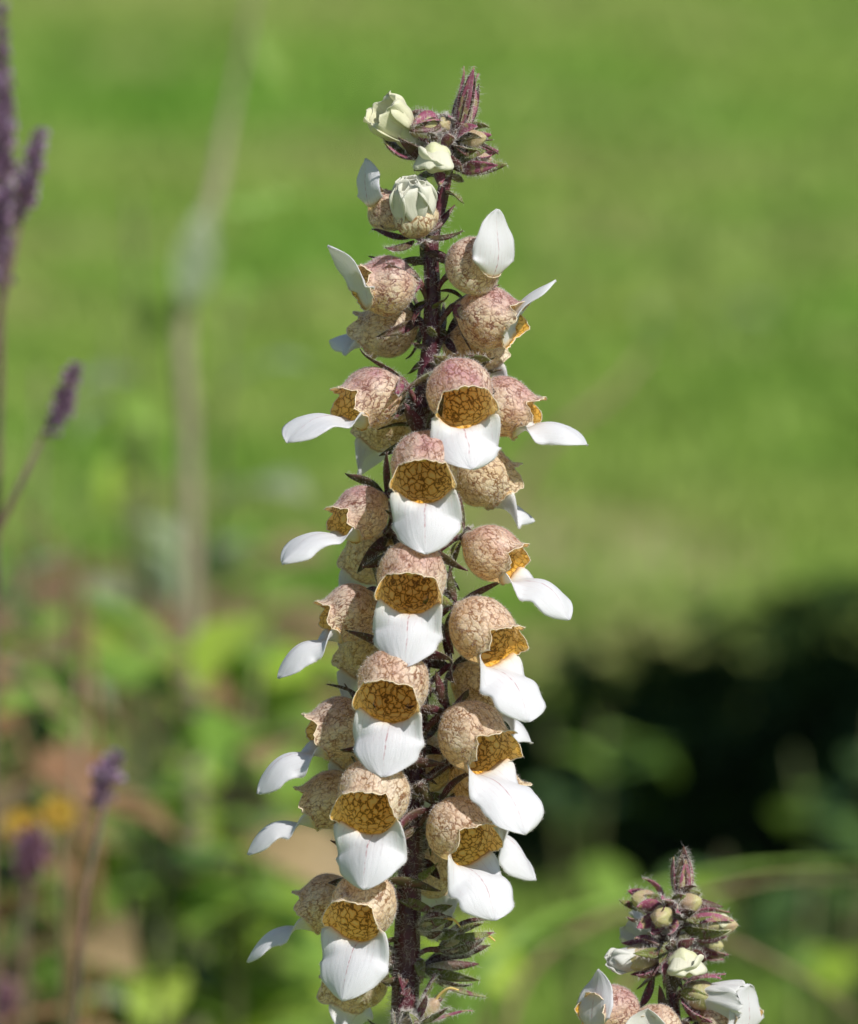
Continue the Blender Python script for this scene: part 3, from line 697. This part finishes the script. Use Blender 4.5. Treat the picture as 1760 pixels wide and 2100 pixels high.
leafy('leafy_plant', 'green weed in the lower right shade, right of the small spike', 1600, 1720, 2.5, ['green', 'dark', 'lime'], 20, .05, .025, .08, .2)
leafy('leafy_plant', 'dark green weed at the right edge above the small spike', 1740, 1420, 2.9, ['green', 'dark'], 14, .05, .025, .06, .12)
leafy('leafy_plant', 'single green tuft in the dark shade right of the long spike', 1190, 1460, 3.0, ['green', 'dark'], 7, .06, .03, .05, .08)

def low_weed(label, px, py, kinds, n, L, seed):
    g = on_ground(px, py); r = random.Random(seed); root = empty('leafy_plant', (g.x, g.y, 0)); tag(root, label, 'plant', 'leafy weeds in the bed and on the lawn')
    for k in range(n):
        o = bpy.data.objects.new('leaf', shared_leaf(r.choice(kinds), L, L * .35, r.randint(0, 2))); COL.objects.link(o); o.parent = root
        a = r.uniform(0, 6.28); el = r.uniform(0.05, 0.5)
        o.matrix_local = frame(Vector((math.cos(a) * math.cos(el), math.sin(a) * math.cos(el), math.sin(el))), (0, 0, 1.01), (math.cos(a) * .01, math.sin(a) * .01, 0))
low_weed('grey green rosette weed flat on the lawn right of the upper spike', 1400, 660, ['grey', 'lime'], 16, 0.12, 1)
low_weed('yellow green rosette weed on the lawn between spike and right edge', 1310, 800, ['lime'], 10, 0.07, 2)
def stalk(name, label, pts, dist, rad, mat, cat='stalk', leaves=()):
    Q = [P(x, y, d - 1.0) for x, y, d in pts]; b = Q[-1]
    root = empty(name, (b.x, b.y, 0)); tag(root, label, cat)
    Q = [q - root.location for q in Q]; Q.append(Vector((0.0, 0, 0)))
    tube_obj('stem', [arr(q) for q in Q], rad + [rad[-1]], mat, root, 10, len(Q) * 6)
    for (x, y, d, x2, y2, L, W, kind, bend) in leaves:
        a, b2 = P(x, y, d - 1), P(x2, y2, d - 1)
        G = leaf_grid((b2 - a).length * L, W, bend=bend, fold=0.2, nl=14, nw=5, wide=0.35)
        G = xform(G, frame(b2 - a, (0.15, -1, 0.25), a - root.location)); new_obj('leaf', grid_mesh('leaf', G), root, [LM[kind]])
    return root
m_pale = mat_plant('stalk_pale', (0.27, 0.25, 0.16), (0.23, 0.20, 0.13), None, 30.0, 0.7, 0.0, 0.2, 1.0)
stalk('tall_stalk', 'tall pale blurred stalk bending left behind the flowers', [(530, -60, 2.1), (495, 120, 2.1), (465, 260, 2.1), (430, 430, 2.05), (395, 530, 2.05), (375, 640, 2.05), (385, 850, 2.05), (390, 1150, 2.05)], 2.0,
      [0.0009, 0.0014, 0.0018, 0.0032, 0.0042, 0.0038, 0.0038, 0.004], m_pale,
      leaves=[(385, 620, 2.04, 425, 415, 1.0, 0.017, 'grey', 0.25), (430, 430, 2.05, 620, 390, 1.1, 0.008, 'green', 0.6), (385, 615, 2.04, 400, 470, 1.0, 0.011, 'grey', -0.2), (530, 60, 2.1, 620, 210, 1.0, 0.014, 'green', 0.4)])
stalk('thin_stalk', 'thin faint stalk leaning right on the lawn', [(1330, 720, 2.6), (1230, 830, 2.6), (1130, 900, 2.6), (1060, 1000, 2.6)], 2.6, [0.001, 0.002, 0.002, 0.002], m_dry)
def arch(name, label, pts, W, kind, cat='grass blade'):
    Q = np.array([arr(P(x, y, d - 1)) for x, y, d in pts]); base = Q[0].copy(); base[2] = 0
    root = np.array(base); n = 26; t = np.linspace(0, 1, n)
    Q = np.concatenate([[base], Q]) ; cl = np.concatenate([[0], np.cumsum(np.linalg.norm(np.diff(Q, axis=0), axis=1))]); n = 60; t = np.linspace(0, 1, n); C = cr(cl / cl[-1], Q, t)
    T = np.gradient(C, axis=0); T /= np.linalg.norm(T, axis=1)[:, None]; Sd = np.cross(T, VD); Sd /= np.linalg.norm(Sd, axis=1)[:, None]; Up = np.cross(Sd, T)
    u = np.linspace(-1, 1, 5); wd = W / 2 * cr([0, .3, .7, .93, 1], [.6, 1, .9, .4, .05], t)
    G = C[:, None] + Sd[:, None] * u[None, :, None] * wd[:, None, None] + Up[:, None] * (np.abs(u) * 0.4)[None, :, None] * wd[:, None, None] - base
    o = new_obj(name, grid_mesh(name, G), None, [LM[kind]]); o.location = base; solid(o, 0.0004, 0); tag(o, label, cat, 'long grass blades out of focus'); return o
arch('grass_blade', 'long green grass blade arching right over the small spike', [(940, 2200, 1.55), (985, 2010, 1.55), (1060, 1925, 1.56), (1250, 1850, 1.6), (1480, 1785, 1.62), (1800, 1765, 1.65)], 0.0048, 'green')
arch('grass_blade', 'tan grass blade just under the arching green one', [(1020, 2250, 1.75), (1080, 2000, 1.75), (1200, 1900, 1.75), (1400, 1850, 1.75), (1600, 1800, 1.75), (1820, 1800, 1.75)], 0.004, 'tan')
arch('grass_blade', 'brownish blade sloping down to the lower right corner', [(1230, 2250, 1.6), (1300, 1990, 1.6), (1450, 1925, 1.6), (1600, 1980, 1.6), (1800, 2110, 1.6)], 0.0045, 'tan')
arch('grass_blade', 'dull green blade crossing low between both spikes', [(930, 2250, 1.7), (950, 2040, 1.7), (1000, 1960, 1.7), (1120, 1930, 1.7), (1330, 1970, 1.7)], 0.006, 'green')
arch('grass_blade', 'brown dry blade curling in the lower left corner', [(60, 2080, 1.6), (150, 2060, 1.6), (155, 1960, 1.6), (110, 1880, 1.6), (50, 1850, 1.6)], 0.006, 'rust')
arch('grass_blade', 'rusty dry blade at the left edge beside withered weeds', [(150, 1950, 1.7), (130, 1640, 1.7), (60, 1560, 1.7), (10, 1420, 1.7), (-40, 1350, 1.7)], 0.005, 'rust')
arch('grass_blade', 'thin brown blade left of the blurred pale stalk foot', [(190, 1700, 1.8), (180, 1330, 1.8), (150, 1180, 1.8), (90, 1080, 1.8), (10, 1010, 1.8)], 0.005, 'rust')

# purple flower heads, out of focus
m_pur = mat_plant('purple_floret', (0.42, 0.27, 0.42), (0.21, 0.13, 0.17), (0.60, 0.48, 0.72), 120.0, 0.5, 0.2, 0.2, 1.0)
m_pink = mat_plant('pink_floret', (0.34, 0.17, 0.24), (0.24, 0.12, 0.16), (0.42, 0.30, 0.48), 120.0, 0.5, 0.2, 0.2, 1.0)
m_pstem = mat_plant('purple_stalk', (0.09, 0.08, 0.05), (0.14, 0.09, 0.06), None, 90.0, 0.5, 0.0, 0.2, 1.0)
def purple_spike(label, top, bot, foot, d, rad, mat=None, stemr=0.0011, dens=1.0, seed=0):
    T, B, F = P(top[0], top[1], d - 1), P(bot[0], bot[1], d - 1), P(foot[0], foot[1], d - 1)
    root = empty('purple_flower_spike', (F.x, F.y, 0)); tag(root, label, 'flower', 'purple flower spikes at the left')
    T, B, F = T - root.location, B - root.location, F - root.location
    tube_obj('stem', [arr(T), arr(B), arr(F), (0, 0, 0)], [stemr * .4, stemr*.8, stemr * .9, stemr], m_pstem, root, 7, 20)
    r = random.Random(seed + 5); L = (T - B).length; ax = (T - B).normalized()
    s1 = ax.cross(Vector((0, 1, 0))).normalized(); s2 = ax.cross(s1)
    n = int(L / 0.0027) + 2
    fl = grid_mesh('floret', xform(np.concatenate([tube([(0, 0, 0), (0.0016, 0, .0002), (0.0036, 0, 0.0003), (0.0052, 0, 0.0)], [0.0006, 0.0013, 0.0010, 0.0015], 6, 7)]), Matrix.Identity(4)), True)
    fl.materials.append(mat or m_pur)
    Vb, Qb, base = [], [], 0
    for i in range(n):
        t = i / (n - 1); c = B + ax * L * t; R = rad * (0.55 + 0.45 * math.sin(math.pi * min(1, 0.15 + t * 0.9))) * r.uniform(.85, 1.1)
        for k in range(8):
            if r.random() > 0.9 * dens: continue
            a = k * 0.785 + i * 0.5 + r.uniform(-.2, .2); rd = s1 * math.cos(a) + s2 * math.sin(a)
            o = bpy.data.objects.new('floret', fl); COL.objects.link(o); o.parent = root
            fw = (rd + ax * r.uniform(0.5, 1.1)).normalized(); sc = R / 0.0052 * r.uniform(.8, 1.15)
            o.matrix_local = frame(fw, ax, c) @ Matrix.Scale(sc, 4)
    return root
purple_spike('tall purple flower spike cut by the left edge', (2, 20), (4, 590), (-8, 1150), 1.26, 0.0048, seed=1)
purple_spike('dark purple flower head leaning right beside the tall left spike', (82, 280), (38, 450), (0, 640), 1.24, 0.0042, seed=2)
purple_spike('purple flower head alone at the left above its bent stem', (152, 760), (105, 895), (20, 1040), 1.24, 0.0042, seed=3)
purple_spike('small purple flower head low in the bed, over green weeds', (235, 1555), (195, 1655), (170, 1900), 1.27, 0.0045, seed=4)
purple_spike('pinkish purple head below the yellow flowers', (65, 1700), (55, 1810), (50, 2060), 1.5, 0.0060, m_pink, seed=5)
purple_spike('pink blurred head cut by the lower left corner', (12, 2020), (0, 2090), (0, 2160), 1.5, 0.005, m_pink, seed=6)
# yellow flowers
m_yel = mat_plant('yellow_petal', (0.55, 0.30, 0.03), (0.52, 0.34, 0.05), None, 90.0, 0.5, 0.3, 0.2, 1.0)
def yellow_flower(label, px, py, d, R, seed):
    c = P(px, py, d - 1); root = empty('yellow_flower', (c.x, c.y + 0.02, 0)); tag(root, label, 'flower', 'yellow flowers in the lower left')
    c = c - root.location
    tube_obj('stem', [(0, 0, 0), (0, 0.0, c.z * .6), arr(c)], [0.0015, 0.0013, 0.001], m_stalk, root, 7, 12)
    G = leaf_grid(R, R * 0.5, bend=0.4, fold=0.15, nl=7, nw=4, wide=0.6); me = grid_mesh('petal', G); me.materials.append(m_yel)
    for k in range(13):
        a = k * 6.283 / 13; fw = Vector((math.cos(a), -0.35, math.sin(a)))
        o = bpy.data.objects.new('petal', me); COL.objects.link(o); o.parent = root; o.matrix_local = frame(fw, (0, -1, 0.3), c)
    s = np.linspace(0, 1, 7)[:, None]; f = np.linspace(0, 6.283, 12, endpoint=False)[None, :]; r = R * .33 * np.sin(s * 1.57)
    new_obj('flower_centre', grid_mesh('flower_centre', np.stack([c.x + r * np.cos(f), c.y - R * .22 * np.cos(s * 1.57) - 0.001 + 0 * f, c.z + r * np.sin(f)], -1), True), root, [m_yel])
yellow_flower('yellow orange flower, the left one of the pair in the lower left', 45, 1690, 1.5, 0.0062, 1)
yellow_flower('orange yellow flower, the right one of the pair in the lower left', 122, 1665, 1.5, 0.0062, 2)

# ------------------------------------------------------------------ the long foxglove spike
path = [(240, 944, 0), (310, 925, 0), (400, 908, 0), (500, 885, 0), (600, 887, 0), (700, 884, 0), (850, 862, 0), (1000, 866, 0), (1250, 866, 0), (1500, 855, 0), (1700, 845, 0), (1900, 836, 0), (2100, 830, 0), (2300, 826, 0.0)]
foot = P(815, 2400, 0.0); foot = Vector((foot.x, foot.y - 0.02, 0))
big = Plant('foxglove_spike', foot, path, None, 'tall foxglove spike of white lipped bells in the middle of the picture')
pts = [P(c, r, d) for r, c, d in path] + [P(818, 3500, 0.0), foot + Vector((0, 0, 0.25)), foot]
rad = [0.0009, 0.0011, 0.0012, 0.0014, 0.0016, 0.0017, 0.0017, 0.0018, 0.0019, 0.0020, 0.0022, 0.0025, 0.0027, 0.0028, 0.003, 0.0035, 0.004]
make_stem(big, pts, rad, 5200)
FR = dict(angs=(-35, -62, -80, -86), tilt=36)
SIDE_L = dict(tilt=30)
F = lambda *a, **k: flower(big, *a, **k)
# young upper bells
F(965, 545, 38, tilt=-12, angs=(50, 82, 96, 75), lipL=17, lipW=6.6, purple=0.55, cream=0.05, veins=0.9, sc=0.86, conv=-0.3, ruffle=0.5, closed=0.35, half=6.5, sep=('sepal', 'sepal_rose'), spread=(25, 50), dist=9, seed=11, label='half open bell with its white lip folded up')
F(797, 430, -55, tilt=-38, angs=(60, 85, 95, 85), lipL=17, lipW=6.6, purple=0.8, veins=0.9, sc=0.66, ruffle=0.4, closed=0.5, conv=-0.35, dist=8, dep=0.004, seed=12, sep=('sepal', 'sepal_rose'), spread=(25, 60), label='young bell with an upright white lip')
F(793, 583, -68, tilt=6, angs=(88, 66, 42, 25), lipL=19.5, lipW=6.0, purple=0.95, veins=0.5, sc=0.86, ruffle=0.75, closed=0.15, seed=13, sep=('sepal', 'sepal_rose'), spread=(20, 50))
F(800, 672, -118, tilt=14, angs=(60, 35, -5, -15), lipL=15, lipW=6.0, purple=0.2, veins=0.3, sc=0.82, seed=14, spread=(50, 90), twist=-0.60)
F(1000, 648, 72, tilt=12, angs=(85, 66, 36, 20), lipL=19.4, lipW=5.3, purple=0.8, veins=0.4, sc=0.94, closed=0.1, ruffle=0.8, seed=15, sep=('sepal', 'sepal_rose'), spread=(20, 60), twist=0.32, tipw=1.4)
F(962, 712, 128, tilt=18, angs=(15, 0, -25, -40), lipL=12, purple=0.35, sc=0.84, seed=16, twist=0.60)
# middle
F(762, 812, -66, tilt=26, angs=(25, 12, -30, -52), lipL=21.1, purple=0.85, seed=17, sc=0.94, lipW=7.0, spread=(28, 60), sep=('sepal', 'sepal_rose'), conv=0.2, twist=-0.32, tipw=1.4)
F(800, 862, -140, tilt=25, angs=(0, -20, -50, -60), purple=0.0, sc=0.85, seed=18, twist=-0.60)
F(943, 800, 14, tilt=34, angs=(-5, -45, -66, -70), lipL=11.8, lipW=7.6, purple=0.9, seed=19, dep=-0.0145, sep=('sepal_green', 'sepal'), spread=(45, 85))
F(1030, 828, 78, tilt=24, angs=(40, 12, -25, -52), lipL=21.2, lipW=6.5, purple=0.8, seed=20, dep=0.001, twist=0.32, sc=0.85, tipw=1.4)
F(871, 950, -4, tilt=36, angs=(-12, -60, -78, -84), lipL=13, lipW=7.3, purple=0.8, seed=21, dep=-0.0145)
F(985, 970, 118, tilt=22, angs=(0, 5, -30, -60), lipL=13, purple=0.2, sc=0.88, seed=22, twist=0.60)
F(742, 1050, -64, tilt=27, angs=(25, 6, -36, -55), lipL=24.3, lipW=6.5, purple=0.85, seed=23, twist=-0.32, sc=0.85, tipw=1.4)
F(770, 1125, -148, tilt=28, angs=(-5, -20, -50, -65), purple=0.0, sc=0.85, seed=24, twist=-0.60)
F(1005, 1130, 66, tilt=25, angs=(10, -5, -50, -72), lipL=21.2, lipW=6.5, purple=0.6, seed=25, sep=('sepal', 'sepal_green'), twist=0.32, sc=0.85, tipw=1.4)
F(845, 1178, -4, tilt=36, angs=(-12, -58, -78, -84), lipL=13.6, lipW=7.2, purple=0.6, seed=26, dep=-0.0145)
F(722, 1253, -82, tilt=22, angs=(15, -8, -52, -70), lipL=22.2, lipW=6.5, purple=0.6, seed=27, twist=-0.32, sc=0.85, tipw=1.4)
F(760, 1330, -140, tilt=28, angs=(-10, -25, -45, -60), lipW=8, purple=0.0, sc=0.88, seed=28, twist=-0.60)
F(985, 1285, 46, tilt=32, angs=(-10, -28, -62, -84), lipL=17.5, lipW=7.0, purple=0.35, seed=29, sep=('sepal', 'sepal_green'), twist=0.32, tipw=1.4)
F(808, 1395, -10, tilt=36, angs=(-12, -56, -76, -82), lipL=13.6, lipW=7.4, purple=0.45, seed=30, dep=-0.0145)
F(985, 1400, 112, tilt=30, angs=(-5, -15, -45, -75), lipL=13, purple=0.1, sc=0.9, seed=31, twist=0.60)
F(700, 1488, -80, tilt=24, angs=(22, -5, -52, -72), lipL=21.5, lipW=6.5, purple=0.5, seed=32, twist=-0.32, sc=0.85, tipw=1.4)
F(740, 1520, -150, tilt=30, angs=(-20, -40, -60, -70), purple=0.1, sc=0.85, seed=33, twist=-0.60)
F(968, 1505, 44, tilt=32, angs=(-8, -26, -58, -78), lipL=18, lipW=7.0, purple=0.3, seed=34, twist=0.32, tipw=1.4)
# lower
F(768, 1622, -20, tilt=34, angs=(-10, -52, -74, -82), lipL=13.8, lipW=7.6, purple=0.3, seed=35, dep=-0.014)
F(682, 1635, -92, tilt=22, angs=(22, 5, -45, -68), lipL=19.9, lipW=6.3, purple=0.4, seed=36, dep=0.004, twist=-0.32, sc=0.85, tipw=1.4)
F(990, 1610, 100, tilt=35, angs=(-25, -40, -60, -62), lipL=15, purple=0.1, seed=37, sep=('sepal_green', 'sepal'), dep=0.004, twist=0.60)
F(940, 1698, 40, tilt=30, angs=(-12, -32, -64, -84), lipL=16, lipW=7.4, purple=0.35, seed=38, twist=0.32, tipw=1.4)
F(747, 1850, -24, tilt=34, angs=(-10, -50, -74, -82), lipL=14.8, lipW=8.0, purple=0.25, seed=39, dep=-0.011)
F(675, 1848, -95, tilt=24, angs=(20, 0, -48, -66), lipL=21.5, lipW=6.5, purple=0.4, seed=40, dep=0.005, twist=-0.32, sc=0.85, tipw=1.4)
F(735, 2000, -130, tilt=40, angs=(-30, -60, -75, -80), lipL=12, purple=0.1, seed=41, sc=0.9, twist=-0.60)
F(870, 1560, 150, tilt=30, purple=0.1, seed=42, sc=0.85, twist=0.60)
F(880, 1780, 160, tilt=30, purple=0.1, seed=43, sc=0.8, angs=(-10, -40, -60, -70), twist=0.60)

B = lambda *a, **k: bud(big, *a, **k)
# top of the spike
B(950, 232, 70, -76, L=9, R=1.9, n=8, sepl=10.5, sepw=2.4, spread=(7, 14), kinds=('sepal', 'sepal_rose', 'sepal'), dep=0.0, curl=(0.25, 0.6), cyo=20, name='tip_bud', roll=20, seed=51)
B(953, 222, 50, -72, L=8, R=1.2, n=6, sepl=12.5, sepw=2.2, spread=(4, 11), kinds=('sepal', 'sepal_rose'), dep=-0.002, curl=(0.0, 0.25), cyo=20, seed=52, bract=False, name='tip_bud', roll=10)
B(868, 262, -55, 15, L=6.5, R=2.6, sepl=7, kinds=('sepal_rose', 'sepal'), dep=-0.004, seed=53, spread=(22, 48))
B(908, 256, -10, 5, L=4, R=1.6, sepl=4.5, sepw=1.6, dep=-0.002, seed=54)
B(968, 287, 70, -10, L=6.5, R=2.0, sepl=7.5, dep=-0.001, seed=55, spread=(34, 56), kinds=('sepal_green', 'sepal_rose'))
B(975, 330, 78, -6, L=7.0, R=2.1, sepl=9, dep=0.0, seed=56, spread=(32, 50), kinds=('sepal_rose', 'sepal_green', 'sepal'))
B(893, 325, -8, 18, L=6.5, R=3.1, sepl=6, sepw=2.4, tip=(6.0, 8.0, -8, 0.6, 2, 0.52, 0.25), spread=(55, 85), dep=-0.006, seed=57, body='young')
B(836, 272, -58, -34, L=12, R=2.9, sepl=10, sepw=3.0, tip=(9.5, 9.0, 16, 0.8, 4, 0.5, 0.5), spread=(40, 62), kinds=('sepal', 'sepal_rose'), dep=-0.002, body='young', seed=58, cyo=90)
B(852, 445, -18, -60, L=8, R=4.5, sepl=9, sepw=2.4, tip=(9.0, 9.5, -6, 0.45, 7, 0.36, 0.8), spread=(60, 95), curl=(0.0, 0.5), kinds=('sepal',), dep=-0.006, body='bell', seed=59, cyo=60)
# seed stage calyces near the foot of the picture
B(890, 1895, 40, -12, L=6, R=1.9, sepl=9, sepw=2.4, spread=(22, 45), kinds=('sepal_green', 'sepal'), dep=-0.005, seed=61, style=True, name='seed_calyx', hair=2.2)
B(940, 1935, 75, -18, L=6.5, R=1.9, sepl=11, sepw=2.4, spread=(14, 38), kinds=('sepal_green', 'sepal'), dep=0.0, seed=62, style=True, name='seed_calyx', hair=2.2)
B(900, 1985, 80, 0, L=5, R=2.0, sepl=12, sepw=2.1, spread=(20, 40), kinds=('sepal_green', 'sepal'), dep=0.004, seed=63, name='seed_calyx', curl=(-.2, .6), hair=2.2)
B(785, 1965, -75, -15, L=6, R=1.9, sepl=9, sepw=2.2, spread=(18, 40), kinds=('sepal_green', 'sepal'), dep=0.0, seed=64, name='seed_calyx', hair=2.2)
B(880, 2070, 60, -45, L=6, R=2.0, sepl=10, sepw=1.8, spread=(8, 26), kinds=('sepal_rose', 'sepal_green'), dep=-0.003, seed=65, style=True, name='seed_calyx', curl=(-.4, .2), hair=2.2)
B(838, 2100, -5, -40, L=4, R=1.6, sepl=7, sepw=2.2, spread=(14, 40), kinds=('sepal_green', 'sepal'), dep=-0.004, seed=66, name='seed_calyx', hair=2.2)

# ------------------------------------------------------------------ the small spike in the lower right corner
path2 = [(1830, 1395, 0.012), (1880, 1388, 0.012), (2000, 1376, 0.012), (2080, 1382, 0.012), (2200, 1386, 0.012), (2400, 1392, 0.012)]
foot2 = P(1398, 2500, 0.012); foot2 = Vector((foot2.x, foot2.y - 0.01, 0))
small = Plant('foxglove_spike', foot2, path2, None, 'small budding foxglove spike with few white petals in the lower right corner')
pts2 = [P(c, r, d) for r, c, d in path2] + [foot2 + Vector((0, 0, 0.2)), foot2]
make_stem(small, pts2, [0.0008, 0.0009, 0.0011, 0.0013, 0.0015, 0.0018, 0.003, 0.0035], 1500)
B2 = lambda *a, **k: bud(small, *a, **k)
B2(1400, 1800, 20, -84, L=8, R=1.9, n=7, sepl=9.5, sepw=2.8, spread=(8, 18), kinds=('sepal', 'sepal_rose'), dep=0.012, curl=(0.3, 0.7), cyo=20, name='tip_bud', seed=71)
B2(1323, 1848, -65, -18, L=6.5, R=2.3, sepl=7.5, kinds=('sepal_rose', 'sepal_green', 'sepal_rose'), dep=0.014, seed=72, spread=(34, 54), sepw=2.7)
B2(1357, 1880, -25, 12, L=5.5, R=2.2, sepl=7, kinds=('sepal_rose',), dep=0.006, seed=73, spread=(52, 64), curl=(0.9, 1.2), bract=False, sepw=2.7)
B2(1416, 1853, 60, -20, L=5.5, R=2.1, sepl=6.5, kinds=('sepal_green', 'sepal'), dep=0.010, seed=74, spread=(34, 60), sepw=2.7)
B2(1463, 1898, 78, -2, L=10.5, R=2.6, sepl=9.5, kinds=('sepal_rose', 'sepal_green', 'sepal_rose'), tip=(5, 5, 2, 0.85), dep=0.012, seed=75, spread=(32, 44), cyo=30, sepw=2.7)
B2(1455, 1938, 80, 4, L=6, R=1.9, sepl=7.5, kinds=('sepal_rose', 'sepal_green'), dep=0.020, seed=76, spread=(30, 46), sepw=2.7)
B2(1403, 1976, 12, 15, L=6.5, R=3.0, sepl=6, tip=(6.0, 8.0, -8, 0.6, 2, 0.52, -0.2), dep=0.004, seed=77, spread=(50, 75), body='young', sepw=2.7)
B2(1308, 1965, -72, 4, L=9, R=2.7, sepl=8, kinds=('sepal_rose', 'sepal_green', 'sepal_rose'), tip=(7.5, 5.5, 12, 0.25), dep=0.010, seed=78, spread=(36, 56), cyo=40, sepw=2.7)
B2(1345, 1925, -110, -20, L=7, R=3.0, sepl=6, tip=(8, 7, 10, 0.3), dep=0.022, seed=79, spread=(40, 60), sepw=2.7)
B2(1445, 2042, 74, 6, L=8.5, R=2.9, sepl=8, kinds=('sepal_rose', 'sepal_green', 'sepal_rose'), dep=0.008, seed=80, spread=(34, 52), tip=(9, 7, 14, 0.15), sepw=2.7)
F2 = lambda *a, **k: flower(small, *a, **k)
F2(1258, 2075, -52, tilt=-5, angs=(70, 95, 110, 80), lipL=15.5, lipW=6.6, purple=0.95, veins=0.6, sc=0.85, ruffle=0.6, closed=0.2, conv=-0.25, dep=0.006, seed=81, sep=('sepal',), cyo=40)
F2(1345, 2112, -20, tilt=0, angs=(50, 80, 92, 80), lipL=11, lipW=6.4, purple=0.5, cream=0.3, veins=0.6, sc=0.75, closed=0.4, dep=0.003, seed=82, cyo=30)
F2(1490, 2088, 50, tilt=-8, angs=(60, 85, 95, 60), lipL=14.5, lipW=6.8, purple=0.7, cream=0.05, veins=0.5, sc=0.85, closed=0.3, dep=0.010, seed=83, cyo=20, conv=-0.25)
